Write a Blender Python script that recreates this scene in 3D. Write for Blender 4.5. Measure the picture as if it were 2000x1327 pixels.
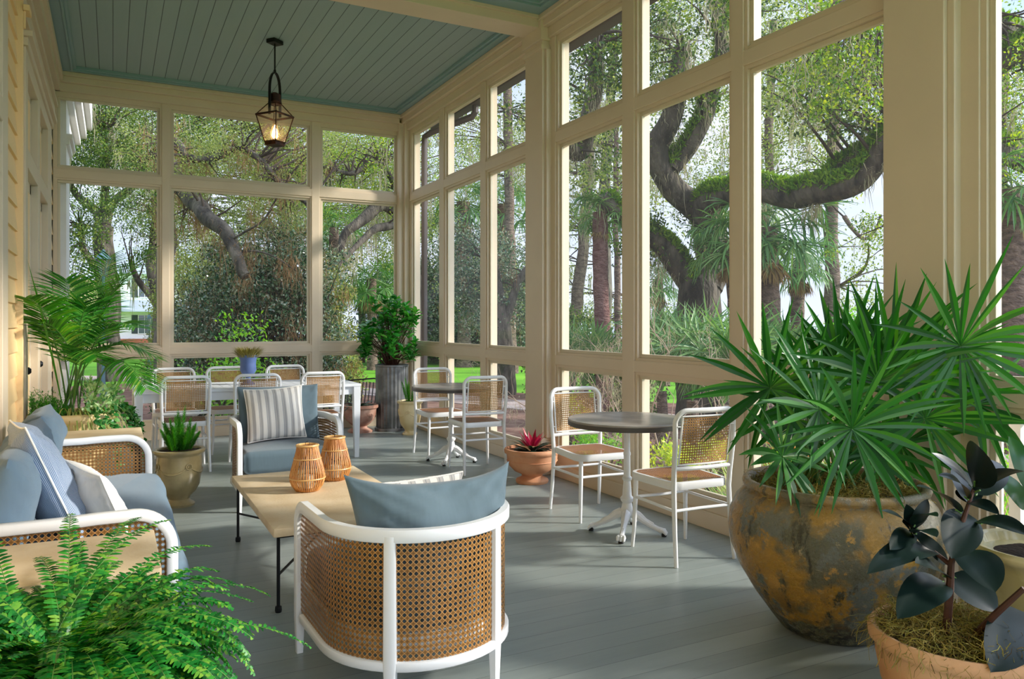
import bpy, math, random
import numpy as np
from mathutils import Vector, Matrix, noise
R = math.radians
PI = math.pi
random.seed(7)
scn = bpy.context.scene
col = scn.collection
for o in list(bpy.data.objects): bpy.data.objects.remove(o)

# ------------------------------------------------------------------ camera
cam_d = bpy.data.cameras.new('camera'); cam = bpy.data.objects.new('camera', cam_d); col.objects.link(cam)
F_PX = 1504.0
YAW = math.atan(780/1504)
cam.location = (0, 0, 1.36)
cam.rotation_euler = (R(90), 0, -YAW)
cam_d.sensor_width = 36; cam_d.lens = F_PX/2000*36
cam_d.shift_y = -33.5/2000
cam_d.clip_start = 0.05; cam_d.clip_end = 2000
scn.camera = cam
SN, CS = math.sin(YAW), math.cos(YAW)
def at(px, py, d):
    """world point seen at pixel (px, py) of the photograph at depth d; used to read positions off the photograph"""
    r = (px-1000)/F_PX
    return Vector((d*(SN+CS*r), d*(CS-SN*r), 1.36-d*(py-630)/F_PX))

# ------------------------------------------------------------------ view
vs = scn.view_settings
vs.view_transform = 'Standard'; vs.look = 'None'; vs.gamma = 1.0; vs.use_curve_mapping = False
vs.exposure = 0.6

def lin(h):
    h = h.lstrip('#'); v = [int(h[i:i+2], 16)/255 for i in (0, 2, 4)]
    return tuple([(x/12.92 if x <= .04045 else ((x+.055)/1.055)**2.4) for x in v]+[1.0])

# ------------------------------------------------------------------ sky
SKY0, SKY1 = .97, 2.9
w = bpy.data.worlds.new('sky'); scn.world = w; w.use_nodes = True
nt = w.node_tree; nt.nodes.clear()
out = nt.nodes.new('ShaderNodeOutputWorld'); bg = nt.nodes.new('ShaderNodeBackground')
tc = nt.nodes.new('ShaderNodeTexCoord'); sep = nt.nodes.new('ShaderNodeSeparateXYZ')
nz = nt.nodes.new('ShaderNodeTexNoise'); nz.inputs['Scale'].default_value = 3.2; nz.inputs['Detail'].default_value = 7
mpw = nt.nodes.new('ShaderNodeMapping'); mpw.inputs['Scale'].default_value = (1, 1, 2.6)
cr = nt.nodes.new('ShaderNodeValToRGB')
cr.color_ramp.elements[0].position = .40; cr.color_ramp.elements[0].color = (.30, .46, .74, 1)
cr.color_ramp.elements[1].position = .60; cr.color_ramp.elements[1].color = (.80, .84, .92, 1)
cr2 = nt.nodes.new('ShaderNodeValToRGB')
cr2.color_ramp.elements[0].position = .0; cr2.color_ramp.elements[0].color = (1, 1, 1, 1)
cr2.color_ramp.elements[1].position = .45; cr2.color_ramp.elements[1].color = (0, 0, 0, 1)
mx = nt.nodes.new('ShaderNodeMix'); mx.data_type = 'RGBA'
L = nt.links.new
L(tc.outputs['Generated'], mpw.inputs['Vector']); L(mpw.outputs[0], nz.inputs['Vector']); L(nz.outputs['Fac'], cr.inputs[0])
L(tc.outputs['Generated'], sep.inputs[0]); L(sep.outputs['Z'], cr2.inputs[0])
L(cr2.outputs[0], mx.inputs['Factor']); L(cr.outputs[0], mx.inputs['A']); mx.inputs['B'].default_value = (.66, .73, .88, 1)
L(mx.outputs['Result'], bg.inputs['Color'])
# sky on the sun's side, unseen behind the camera, brightened as added porch fill
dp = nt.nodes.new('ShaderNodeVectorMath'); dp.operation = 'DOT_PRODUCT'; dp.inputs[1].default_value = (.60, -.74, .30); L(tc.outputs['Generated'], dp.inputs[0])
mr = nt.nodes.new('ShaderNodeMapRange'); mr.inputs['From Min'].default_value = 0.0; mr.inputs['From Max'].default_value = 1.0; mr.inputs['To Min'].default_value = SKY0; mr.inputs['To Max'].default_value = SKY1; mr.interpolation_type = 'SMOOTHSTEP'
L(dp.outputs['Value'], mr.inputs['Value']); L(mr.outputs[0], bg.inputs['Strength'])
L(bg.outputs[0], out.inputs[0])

# ------------------------------------------------------------------ sun
sd = bpy.data.lights.new('sun', 'SUN'); sd.energy = 3.6; sd.angle = R(5); sd.color = (1.0, .94, .85)
sun = bpy.data.objects.new('sun', sd); col.objects.link(sun)
sdir = Vector((-.86, .46, -.48)).normalized()       # direction the light travels
sun.rotation_euler = sdir.to_track_quat('-Z', 'Y').to_euler()
sun.location = (20, -15, 20)

# ================================================================== helpers
def tag(o, label=None, cat=None, group=None, kind=None):
    if label: o['label'] = label
    if cat: o['category'] = cat
    if group: o['group'] = group
    if kind: o['kind'] = kind
    return o
def empty(name, loc, label, cat, rz=0, group=None):
    o = bpy.data.objects.new(name, None); o.location = loc; o.rotation_euler = (0, 0, rz); o.empty_display_size = .1
    col.objects.link(o); return tag(o, label, cat, group)
def copy_tree(o, parent=None):
    c = o.copy(); col.objects.link(c)
    if parent is not None: c.parent = parent
    for ch in list(o.children): copy_tree(ch, c)
    return c

class MB:
    def __init__(s): s.v = []; s.f = []; s.uv = []
    def add(s, vs, fs, uvs=None):
        b = len(s.v); s.v.extend([tuple(p) for p in vs]); s.f.extend([tuple(i+b for i in f) for f in fs])
        s.uv.extend(uvs if uvs else [(0, 0)]*len(vs)); return s
    def box(s, x0, x1, y0, y1, z0, z1):
        v = [(x, y, z) for z in (z0, z1) for y in (y0, y1) for x in (x0, x1)]
        return s.add(v, [(0, 2, 3, 1), (4, 5, 7, 6), (0, 1, 5, 4), (2, 6, 7, 3), (0, 4, 6, 2), (1, 3, 7, 5)])
    def obox(s, c, ax, ay, az):
        c = Vector(c); ax = Vector(ax); ay = Vector(ay); az = Vector(az)
        v = [c+ax*i+ay*j+az*k for k in (-1, 1) for j in (-1, 1) for i in (-1, 1)]
        return s.add(v, [(0, 2, 3, 1), (4, 5, 7, 6), (0, 1, 5, 4), (2, 6, 7, 3), (0, 4, 6, 2), (1, 3, 7, 5)])
    def tube(s, pts, r, n=8, cap=True, closed=False):
        pts = [Vector(p) for p in pts]; m = len(pts)
        rr = r if isinstance(r, (list, tuple)) else [r]*m
        T = []
        for i in range(m):
            a = pts[(i-1) % m] if (closed or i > 0) else pts[i]; b = pts[(i+1) % m] if (closed or i < m-1) else pts[i]
            t = (b-a); T.append(t.normalized() if t.length > 1e-9 else Vector((0, 0, 1)))
        u = T[0].orthogonal().normalized(); vs = []
        for i in range(m):
            if i: 
                u = (u-T[i]*u.dot(T[i]))
                u = u.normalized() if u.length > 1e-6 else T[i].orthogonal().normalized()
            w_ = T[i].cross(u)
            for k in range(n):
                a = 2*PI*k/n; vs.append(pts[i]+(u*math.cos(a)+w_*math.sin(a))*rr[i])
        fs = []
        for i in range(m if closed else m-1):
            j = (i+1) % m
            for k in range(n): fs.append((i*n+k, i*n+(k+1) % n, j*n+(k+1) % n, j*n+k))
        if cap and not closed:
            fs.append(tuple(range(n-1, -1, -1))); fs.append(tuple((m-1)*n+k for k in range(n)))
        return s.add(vs, fs)
    def rsweep(s, pts, nrm, w, h, cap=True, closed=False):
        """rectangular bar swept along pts; nrm = direction of its width w, h the other way"""
        pts = [Vector(p) for p in pts]; m = len(pts); vs = []
        for i in range(m):
            a = pts[(i-1) % m] if (closed or i > 0) else pts[i]; b = pts[(i+1) % m] if (closed or i < m-1) else pts[i]
            t = (b-a).normalized(); n_ = Vector(nrm[i]); n_ = (n_-t*n_.dot(t)).normalized(); b_ = t.cross(n_)
            ww = w[i] if isinstance(w, list) else w; hh = h[i] if isinstance(h, list) else h
            c = .22
            for (p, q) in ((1, 1-c), (1-c, 1), (-1+c, 1), (-1, 1-c), (-1, -1+c), (-1+c, -1), (1-c, -1), (1, -1+c)):
                vs.append(pts[i]+n_*(p*ww/2)+b_*(q*hh/2))
        n = 8; fs = []
        for i in range(m if closed else m-1):
            j = (i+1) % m
            for k in range(n): fs.append((i*n+k, i*n+(k+1) % n, j*n+(k+1) % n, j*n+k))
        if cap and not closed:
            fs.append(tuple(range(n-1, -1, -1))); fs.append(tuple((m-1)*n+k for k in range(n)))
        return s.add(vs, fs)
    def lathe(s, prof, n=40, c=(0, 0, 0), cap=True, flute=None):
        vs = []; m = len(prof)
        for (r, z) in prof:
            for k in range(n):
                a = 2*PI*k/n; q = r*(1+(flute[0]*math.cos(a*flute[1]) if flute else 0))
                vs.append((c[0]+q*math.cos(a), c[1]+q*math.sin(a), c[2]+z))
        fs = [(i*n+k, i*n+(k+1) % n, (i+1)*n+(k+1) % n, (i+1)*n+k) for i in range(m-1) for k in range(n)]
        if cap: fs.append(tuple(range(n-1, -1, -1))); fs.append(tuple((m-1)*n+k for k in range(n)))
        return s.add(vs, fs)
    def slab(s, outl, z0, z1, r=.01, seg=4, bulge=0., uvs=1.0):
        """outline (list of xy) extruded between z0 and z1 with rounded edges"""
        n = len(outl); P = [Vector((p[0], p[1])) for p in outl]
        cx = sum(p.x for p in P)/n; cy = sum(p.y for p in P)/n
        N = []
        for i in range(n):
            e = P[(i+1) % n]-P[i-1]; N.append(Vector((e.y, -e.x)).normalized())
        if sum((P[i]-Vector((cx, cy))).dot(N[i]) for i in range(n)) < 0: N = [-q for q in N]
        rings = []
        for k in range(seg+1):
            a = PI/2*k/seg; rings.append((r*(1-math.sin(a)), z0+r*(1-math.cos(a))))
        for k in range(seg+1):
            a = PI/2*k/seg; rings.append((r*(1-math.cos(a)), z1-r*(1-math.sin(a))))
        vs = []; uv = []
        for (ins, z) in rings:
            for i in range(n):
                p = P[i]-N[i]*ins; vs.append((p.x, p.y, z)); uv.append((p.x*uvs, p.y*uvs))
        m = len(rings)
        fs = [(i*n+k, i*n+(k+1) % n, (i+1)*n+(k+1) % n, (i+1)*n+k) for i in range(m-1) for k in range(n)]
        fs.append(tuple(range(n-1, -1, -1)))
        base = (m-1)*n; K = 5
        for q in range(1, K):
            t = 1-q/K
            for i in range(n):
                p = P[i]-N[i]*r; x = cx+(p.x-cx)*t; y = cy+(p.y-cy)*t
                vs.append((x, y, z1+bulge*(1-t*t))); uv.append((x*uvs, y*uvs))
            for k in range(n): fs.append((base+k, base+(k+1) % n, base+n+(k+1) % n, base+n+k))
            base += n
        vs.append((cx, cy, z1+bulge)); uv.append((cx*uvs, cy*uvs)); c = len(vs)-1
        for k in range(n): fs.append((base+k, base+(k+1) % n, c))
        return s.add(vs, fs, uv)
    def xform(s, M, start=0):
        for i in range(start, len(s.v)): s.v[i] = tuple(M @ Vector(s.v[i]))
        return s
    def build(s, name, m=None, parent=None, smooth=True, loc=None, rot=None, bevel=0, angle=35):
        me = bpy.data.meshes.new(name); me.from_pydata(s.v, [], s.f); me.validate(clean_customdata=False)
        if any(u != (0, 0) for u in s.uv):
            uvl = me.uv_layers.new(name='UVMap'); idx = np.empty(len(me.loops), dtype=np.int32); me.loops.foreach_get('vertex_index', idx)
            uvl.data.foreach_set('uv', np.array(s.uv, dtype=np.float32)[idx].ravel())
        if m: me.materials.append(m)
        if smooth:
            me.shade_smooth()
            try: me.set_sharp_from_angle(angle=R(angle))
            except Exception: pass
        o = bpy.data.objects.new(name, me); col.objects.link(o)
        if parent: o.parent = parent
        if loc is not None: o.location = loc
        if rot is not None: o.rotation_euler = rot
        if bevel:
            b = o.modifiers.new('bevel', 'BEVEL'); b.width = bevel; b.segments = 2; b.limit_method = 'ANGLE'
        return o

def np_mesh(name, V, F, m, parent=None, smooth=False):
    V = np.ascontiguousarray(V, dtype=np.float32); F = np.ascontiguousarray(F, dtype=np.int32)
    me = bpy.data.meshes.new(name); me.vertices.add(len(V)); me.vertices.foreach_set('co', V.ravel())
    k = F.shape[1]; me.loops.add(F.size); me.loops.foreach_set('vertex_index', F.ravel())
    me.polygons.add(len(F)); me.polygons.foreach_set('loop_start', np.arange(0, F.size, k, dtype=np.int32))
    try: me.polygons.foreach_set('loop_total', np.full(len(F), k, dtype=np.int32))
    except Exception: pass
    me.update(calc_edges=True); me.materials.append(m)
    if smooth: me.shade_smooth()
    o = bpy.data.objects.new(name, me); col.objects.link(o)
    if parent: o.parent = parent
    return o

# ================================================================== materials
def mat(name, color, rough=.5, spec=.5, metal=0, bump=0, bscale=60, var=0, vscale=6, coat=0, sheen=0, c2=None, c2scale=4, c2pos=(.45, .6), stretch=None, detail=4):
    m = bpy.data.materials.new(name); m.use_nodes = True; t = m.node_tree; b = t.nodes['Principled BSDF']
    cc = lin(color) if isinstance(color, str) else color
    b.inputs['Base Color'].default_value = cc; b.inputs['Roughness'].default_value = rough; b.inputs['Metallic'].default_value = metal
    b.inputs['Specular IOR Level'].default_value = spec; b.inputs['Coat Weight'].default_value = coat; b.inputs['Sheen Weight'].default_value = sheen
    tcn = t.nodes.new('ShaderNodeTexCoord'); vec = tcn.outputs['Object']
    if stretch:
        mp = t.nodes.new('ShaderNodeMapping'); mp.inputs['Scale'].default_value = stretch; t.links.new(vec, mp.inputs[0]); vec = mp.outputs[0]
    if var or c2:
        n = t.nodes.new('ShaderNodeTexNoise'); n.inputs['Scale'].default_value = c2scale if c2 else vscale; n.inputs['Detail'].default_value = detail
        t.links.new(vec, n.inputs['Vector']); r = t.nodes.new('ShaderNodeValToRGB')
        if c2:
            r.color_ramp.elements[0].position, r.color_ramp.elements[1].position = c2pos
            r.color_ramp.elements[0].color = cc; r.color_ramp.elements[1].color = lin(c2)
        else:
            r.color_ramp.elements[0].position = .3; r.color_ramp.elements[1].position = .7
            r.color_ramp.elements[0].color = tuple([x*(1-var) for x in cc[:3]]+[1]); r.color_ramp.elements[1].color = tuple([min(1, x*(1+var)) for x in cc[:3]]+[1])
        t.links.new(n.outputs['Fac'], r.inputs[0]); t.links.new(r.outputs[0], b.inputs['Base Color'])
    if bump:
        n = t.nodes.new('ShaderNodeTexNoise'); n.inputs['Scale'].default_value = bscale; n.inputs['Detail'].default_value = 3
        t.links.new(vec, n.inputs['Vector']); bp = t.nodes.new('ShaderNodeBump'); bp.inputs['Strength'].default_value = bump; bp.inputs['Distance'].default_value = .01
        t.links.new(n.outputs['Fac'], bp.inputs['Height']); t.links.new(bp.outputs[0], b.inputs['Normal'])
    return m

class NG:
    """tiny helper for node maths"""
    def __init__(s, m): s.t = m.node_tree; s.b = s.t.nodes['Principled BSDF']
    def n(s, k, **kw):
        x = s.t.nodes.new(k)
        for a, v in kw.items(): setattr(x, a, v)
        return x
    def m(s, op, a, b=None, c=None):
        x = s.t.nodes.new('ShaderNodeMath'); x.operation = op
        for i, v in enumerate((a, b, c)):
            if v is None: continue
            if isinstance(v, (int, float)): x.inputs[i].default_value = v
            else: s.t.links.new(v, x.inputs[i])
        return x.outputs[0]
    def mix(s, f, a, b):
        x = s.t.nodes.new('ShaderNodeMix'); x.data_type = 'RGBA'
        for k, v in (('Factor', f), ('A', a), ('B', b)):
            if isinstance(v, (int, float, tuple)): x.inputs[k].default_value = v
            else: s.t.links.new(v, x.inputs[k])
        return x.outputs['Result']
    def l(s, a, b): s.t.links.new(a, b)

def cane_mat(name, pitch, uvname=True, c_light='#c99a5c', c_mid='#a8773c', c_dark='#3a2410', hole=.30):
    m = bpy.data.materials.new(name); m.use_nodes = True; g = NG(m); b = g.b
    tcn = g.n('ShaderNodeTexCoord'); sp = g.n('ShaderNodeSeparateXYZ'); g.l(tcn.outputs['UV'], sp.inputs[0])
    x = g.m('ABSOLUTE', g.m('SUBTRACT', g.m('FRACT', g.m('MULTIPLY', sp.outputs[0], 1/pitch)), .5))
    y = g.m('ABSOLUTE', g.m('SUBTRACT', g.m('FRACT', g.m('MULTIPLY', sp.outputs[1], 1/pitch)), .5))
    mxy = g.m('MAXIMUM', x, y); sm = g.m('ADD', x, y)
    hol = g.m('MULTIPLY', g.m('LESS_THAN', mxy, hole), g.m('LESS_THAN', sm, hole*1.42))
    diag = g.m('LESS_THAN', g.m('ABSOLUTE', g.m('SUBTRACT', sm, .50)), .055)
    strand = g.m('LESS_THAN', g.m('ABSOLUTE', g.m('SUBTRACT', mxy, .40)), .07)
    c = g.mix(strand, lin(c_dark), lin(c_mid)); c = g.mix(diag, c, lin(c_light))
    nzn = g.n('ShaderNodeTexNoise'); nzn.inputs['Scale'].default_value = 9; g.l(tcn.outputs['UV'], nzn.inputs['Vector'])
    hs = g.n('ShaderNodeHueSaturation'); g.l(g.m('ADD', .65, g.m('MULTIPLY', nzn.outputs['Fac'], .7)), hs.inputs['Value']); g.l(c, hs.inputs['Color'])
    g.l(hs.outputs[0], b.inputs['Base Color']); b.inputs['Roughness'].default_value = .45
    bp = g.n('ShaderNodeBump'); bp.inputs['Strength'].default_value = .6; bp.inputs['Distance'].default_value = .003
    g.l(g.m('ADD', g.m('MULTIPLY', diag, .7), strand), bp.inputs['Height']); g.l(bp.outputs[0], b.inputs['Normal'])
    g.l(g.m('SUBTRACT', 1.0, hol), b.inputs['Alpha'])
    return m

def leaf_mat(name, cols, rough=.4, trans=.3, coat=0., tcol=None, spec=.5):
    """leaf colour varies leaf by leaf (random per island), some light passes through"""
    m = bpy.data.materials.new(name); m.use_nodes = True; g = NG(m); b = g.b
    geo = g.n('ShaderNodeNewGeometry'); r = g.n('ShaderNodeValToRGB'); els = r.color_ramp.elements
    while len(els) < len(cols): els.new(.5)
    for i, c in enumerate(cols): els[i].position = i/(max(1, len(cols)-1)); els[i].color = lin(c)
    g.l(geo.outputs['Random Per Island'], r.inputs[0]); g.l(r.outputs[0], b.inputs['Base Color'])
    b.inputs['Roughness'].default_value = rough; b.inputs['Coat Weight'].default_value = coat; b.inputs['Coat Roughness'].default_value = .15
    b.inputs['Specular IOR Level'].default_value = spec
    if trans:
        tr = g.n('ShaderNodeBsdfTranslucent'); hs = g.n('ShaderNodeHueSaturation'); hs.inputs['Hue'].default_value = .485; hs.inputs['Saturation'].default_value = 1.15; hs.inputs['Value'].default_value = 1.5
        g.l(r.outputs[0], hs.inputs['Color']); g.l(hs.outputs[0], tr.inputs['Color'])
        ms = g.n('ShaderNodeMixShader'); ms.inputs[0].default_value = trans
        g.l(b.outputs[0], ms.inputs[1]); g.l(tr.outputs[0], ms.inputs[2]); g.l(ms.outputs[0], g.t.nodes['Material Output'].inputs['Surface'])
    return m

M = {}
M['trim'] = mat('cream_trim_paint', '#d6c5ab', .45, bump=.04, bscale=90, var=.03, vscale=3)
M['white_out'] = mat('white_exterior_paint', '#efeeea', .5, var=.03)
M['siding'] = mat('yellow_siding_paint', '#f2cf98', .5, bump=.05, bscale=50, var=.04, vscale=2)
M['sash'] = mat('cream_sash_paint', '#d2c6ac', .45)
M['white'] = mat('white_powder_coat', '#eceded', .35, var=.02)
M['white_table'] = mat('white_table_paint', '#e4e8ec', .35, var=.03)
M['iron'] = mat('black_iron', '#17181a', .45, metal=.4, bump=.1, bscale=40)
M['bronze'] = mat('aged_copper', '#2e1c12', .42, metal=.6, c2='#5a3320', c2scale=9)
M['stone'] = mat('honed_stone', '#cdb48c', .6, c2='#dcc8a6', c2scale=5, bump=.12, bscale=70, c2pos=(.35, .65), detail=8)
M['tabletop'] = mat('grey_composite_top', '#8d8780', .26, c2='#a39c94', c2scale=7, c2pos=(.35, .7), detail=6)
M['tabletop_edge'] = mat('grey_edge_band', '#4a443f', .4)
M['terracotta'] = mat('terracotta', '#c48258', .75, c2='#d7a27c', c2scale=5, bump=.1, bscale=50, c2pos=(.35, .7), detail=6)
M['old_terracotta'] = mat('weathered_terracotta', '#a97059', .85, c2='#c8a491', c2scale=7, bump=.15, bscale=50, c2pos=(.35, .7), detail=6)
M['pale_terracotta'] = mat('pale_terracotta', '#c08a5a', .8, c2='#dcb389', c2scale=4, bump=.12, bscale=60, c2pos=(.3, .7), detail=7)
M['cream_glaze'] = mat('cream_glazed_clay', '#e3c88c', .4, c2='#efdcae', c2scale=6, bump=.05, bscale=40, c2pos=(.3, .7), coat=.2)
M['sand_glaze'] = mat('sandstone_coloured_clay', '#dcbd80', .55, c2='#ecd6a6', c2scale=4, bump=.1, bscale=45, c2pos=(.3, .7), detail=6)
M['olive_glaze'] = mat('olive_crackle_glaze', '#8f805a', .3, c2='#b5a477', c2scale=7, bump=.05, bscale=60, c2pos=(.3, .7), coat=.5)
M['green_glaze'] = mat('pale_green_glaze', '#a09767', .3, c2='#bfb68a', c2scale=6, coat=.5)
M['blue_paint'] = mat('blue_grey_cast_iron', '#4a608f', .5, var=.12, vscale=9)
M['dark_pot'] = mat('dark_plastic_pot', '#1d1c1a', .5)
M['zinc'] = mat('dull_zinc', '#8d8e90', .42, metal=.75, c2='#6b6c70', c2scale=5, bump=.05)
M['soil'] = mat('potting_soil', '#2b1c12', .95, bump=.9, bscale=60, var=.3, vscale=40)
M['bark_oak'] = mat('oak_bark', '#2f2923', .95, c2='#6d6458', c2scale=5, bump=1., bscale=14, c2pos=(.35, .65), stretch=(1, 1, .35), detail=8)
M['bark_palm'] = mat('palm_trunk', '#59483f', .95, c2='#8c7668', c2scale=7, bump=1., bscale=18, c2pos=(.35, .65), stretch=(1, 1, 2.2), detail=6)
M['bark_red'] = mat('reddish_palm_trunk', '#6b4540', .95, c2='#8f6d66', c2scale=7, bump=1., bscale=18, c2pos=(.35, .65), stretch=(1, 1, 2.2), detail=6)
for k_ in ('bark_oak', 'bark_palm', 'bark_red'):
    for n_ in M[k_].node_tree.nodes:
        if n_.type == 'BUMP': n_.inputs['Distance'].default_value = .07
M['twig'] = mat('pale_lichen_twig', '#a08c7c', .9, var=.2)
M['twig_dark'] = mat('dark_twig', '#44372e', .9)
M['stem_green'] = mat('green_stem', '#57803a', .5, var=.2)
M['stem_brown'] = mat('brown_stem', '#4a2c20', .6, var=.2, vscale=30)
M['rattan'] = mat('honey_rattan', '#b97534', .4, c2='#d39a58', c2scale=22, coat=.2, c2pos=(.35, .65))
M['rattan_ring'] = mat('pale_rattan', '#d9aa68', .4, coat=.2)
M['candle'] = mat('cream_candle', '#e9dfc6', .5)
M['roof_metal'] = mat('grey_standing_seam_roof', '#a9b2bb', .4, metal=.2)
M['shutter'] = mat('dark_green_shutter', '#2b3a3a', .6)
M['brick'] = mat('red_brick', '#8c4c38', .9, var=.2, vscale=30)
M['gutter'] = mat('dark_brown_gutter', '#4b403c', .5)
M['cane_big'] = cane_mat('cane_wide_weave', .0205, hole=.27, c_mid='#94662c', c_light='#c8965a', c_dark='#3f280f')
M['cane_fine'] = cane_mat('cane_fine_weave', .0150, hole=.31, c_light='#d3a56c', c_mid='#b98a50', c_dark='#8a602f')

def glass(name, tint=(1, 1, 1), haze=.03):
    m = bpy.data.materials.new(name); m.use_nodes = True; g = NG(m); t = g.t
    tr = g.n('ShaderNodeBsdfTransparent'); tr.inputs[0].default_value = (*tint, 1)
    gl = g.n('ShaderNodeBsdfGlossy'); gl.inputs['Roughness'].default_value = .03
    fr = g.n('ShaderNodeLayerWeight'); fr.inputs[0].default_value = .5
    a = g.n('ShaderNodeMixShader'); g.l(g.m('MULTIPLY', g.m('POWER', fr.outputs['Facing'], 4.0), .22), a.inputs[0]); g.l(tr.outputs[0], a.inputs[1]); g.l(gl.outputs[0], a.inputs[2])
    df = g.n('ShaderNodeBsdfDiffuse'); df.inputs[0].default_value = (.75, .75, .75, 1); tl = g.n('ShaderNodeBsdfTranslucent'); tl.inputs[0].default_value = (.8, .82, .85, 1)
    q = g.n('ShaderNodeMixShader'); q.inputs[0].default_value = .6; g.l(df.outputs[0], q.inputs[1]); g.l(tl.outputs[0], q.inputs[2])
    c = g.n('ShaderNodeMixShader'); c.inputs[0].default_value = haze; g.l(a.outputs[0], c.inputs[1]); g.l(q.outputs[0], c.inputs[2])
    g.l(c.outputs[0], t.nodes['Material Output'].inputs['Surface']); return m
M['screen'] = glass('insect_screen_pane', (.97, .97, .97), .022)
M['glass'] = glass('lantern_glass', (.98, .97, .95), .04)
M['dark_glass'] = mat('dark_window_glass', '#39464d', .08, spec=.8)

def fabric(name, c, stripes=None, scale=420, var=.08):
    m = bpy.data.materials.new(name); m.use_nodes = True; g = NG(m); b = g.b
    tcn = g.n('ShaderNodeTexCoord'); uv = tcn.outputs['UV']; sp = g.n('ShaderNodeSeparateXYZ'); g.l(uv, sp.inputs[0])
    base = lin(c)
    if stripes:   # list of (period, width, offset, colour)
        cur = base
        for (per, wd, off, c2) in stripes:
            f = g.m('FRACT', g.m('MULTIPLY', g.m('ADD', sp.outputs[0], off), 1/per)); msk = g.m('LESS_THAN', f, wd/per)
            cur = g.mix(msk, cur, lin(c2))
    else: cur = g.mix(0.0, base, base)
    nn = g.n('ShaderNodeTexNoise'); nn.inputs['Scale'].default_value = 14; nn.inputs['Detail'].default_value = 8
    mp = g.n('ShaderNodeMapping'); mp.inputs['Scale'].default_value = (6, 1, 1); g.l(tcn.outputs['Object'], mp.inputs[0]); g.l(mp.outputs[0], nn.inputs['Vector'])
    hs = g.n('ShaderNodeHueSaturation'); g.l(g.m('ADD', 1-var, g.m('MULTIPLY', nn.outputs['Fac'], 2*var)), hs.inputs['Value']); g.l(cur, hs.inputs['Color']); g.l(hs.outputs[0], b.inputs['Base Color'])
    b.inputs['Roughness'].default_value = .9; b.inputs['Sheen Weight'].default_value = .25; b.inputs['Specular IOR Level'].default_value = .2
    wv = g.n('ShaderNodeTexWave'); wv.inputs['Scale'].default_value = scale; wv.bands_direction = 'X'; g.l(uv, wv.inputs['Vector'])
    wv2 = g.n('ShaderNodeTexWave'); wv2.inputs['Scale'].default_value = scale; wv2.bands_direction = 'Y'; g.l(uv, wv2.inputs['Vector'])
    n2 = g.n('ShaderNodeTexNoise'); n2.inputs['Scale'].default_value = 7; g.l(tcn.outputs['Object'], n2.inputs['Vector'])
    bp = g.n('ShaderNodeBump'); bp.inputs['Strength'].default_value = .25; bp.inputs['Distance'].default_value = .004
    g.l(g.m('ADD', g.m('MULTIPLY', g.m('ADD', wv.outputs['Fac'], wv2.outputs['Fac']), .15), g.m('MULTIPLY', n2.outputs['Fac'], 2.0)), bp.inputs['Height']); g.l(bp.outputs[0], b.inputs['Normal'])
    return m
M['blue'] = fabric('blue_grey_canvas', '#6c8292')
M['slate'] = fabric('slate_blue_canvas', '#5c6e77')
M['pin'] = fabric('blue_pinstripe_ticking', '#c5ced9', stripes=[(.0066, .0036, 0, '#4c6d96')])
M['stripe'] = fabric('grey_striped_linen', '#e6e2da', stripes=[(.062, .030, .01, '#b9b6b1'), (.062, .004, .0, '#8f9092'), (.062, .004, .045, '#a5a6a8')])
M['linen'] = fabric('white_linen', '#ece9e2')

# painted floor boards running across the porch
def boards(name, c1, c2, width, axis, gap=.02, rough=.35, scuff=True, gapc=(.02, .03, .03, 1), bumps=.5):
    m = bpy.data.materials.new(name); m.use_nodes = True; g = NG(m); b = g.b
    tcn = g.n('ShaderNodeTexCoord'); sp = g.n('ShaderNodeSeparateXYZ'); g.l(tcn.outputs['Object'], sp.inputs[0])
    q = g.m('MULTIPLY', sp.outputs[axis], 1/width); fr = g.m('FRACT', q); idx = g.m('FLOOR', q)
    wn = g.n('ShaderNodeTexWhiteNoise', noise_dimensions='1D'); g.l(idx, wn.inputs['W'])
    edge = g.m('LESS_THAN', fr, gap)
    # board ends / streaky wear
    mp = g.n('ShaderNodeMapping'); sc = [9, 9, 9]; sc[1-axis] = .9; mp.inputs['Scale'].default_value = sc; g.l(tcn.outputs['Object'], mp.inputs[0])
    nn = g.n('ShaderNodeTexNoise'); nn.inputs['Scale'].default_value = 1.6; nn.inputs['Detail'].default_value = 9; nn.inputs['Roughness'].default_value = .65; g.l(mp.outputs[0], nn.inputs['Vector'])
    nb = g.n('ShaderNodeTexNoise'); nb.inputs['Scale'].default_value = 1.1; nb.inputs['Detail'].default_value = 5; g.l(tcn.outputs['Object'], nb.inputs['Vector'])
    f = g.m('ADD', g.m('MULTIPLY', wn.outputs['Value'], .30), g.m('MULTIPLY', nn.outputs['Fac'], .7)); f.node.use_clamp = True
    c = g.mix(f, lin(c1), lin(c2)); c = g.mix(g.m('MULTIPLY', edge, .85), c, gapc); g.l(c, b.inputs['Base Color'])
    if scuff: g.l(g.m('ADD', rough-.14, g.m('MULTIPLY', g.m('ADD', nn.outputs['Fac'], nb.outputs['Fac']), .26)), b.inputs['Roughness'])
    else: b.inputs['Roughness'].default_value = rough
    bp = g.n('ShaderNodeBump'); bp.inputs['Strength'].default_value = bumps; bp.inputs['Distance'].default_value = .004
    cup = g.m('MULTIPLY', g.m('ABSOLUTE', g.m('SUBTRACT', fr, .5)), -.5)
    g.l(g.m('ADD', g.m('ADD', g.m('MULTIPLY', edge, -1.0), cup), g.m('MULTIPLY', nn.outputs['Fac'], .5)), bp.inputs['Height']); g.l(bp.outputs[0], b.inputs['Normal'])
    return m
M['floor'] = boards('grey_blue_painted_boards', '#717c7a', '#a3aba6', .127, 1, gap=.014, rough=.27, gapc=lin('#2c3434'))
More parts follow.
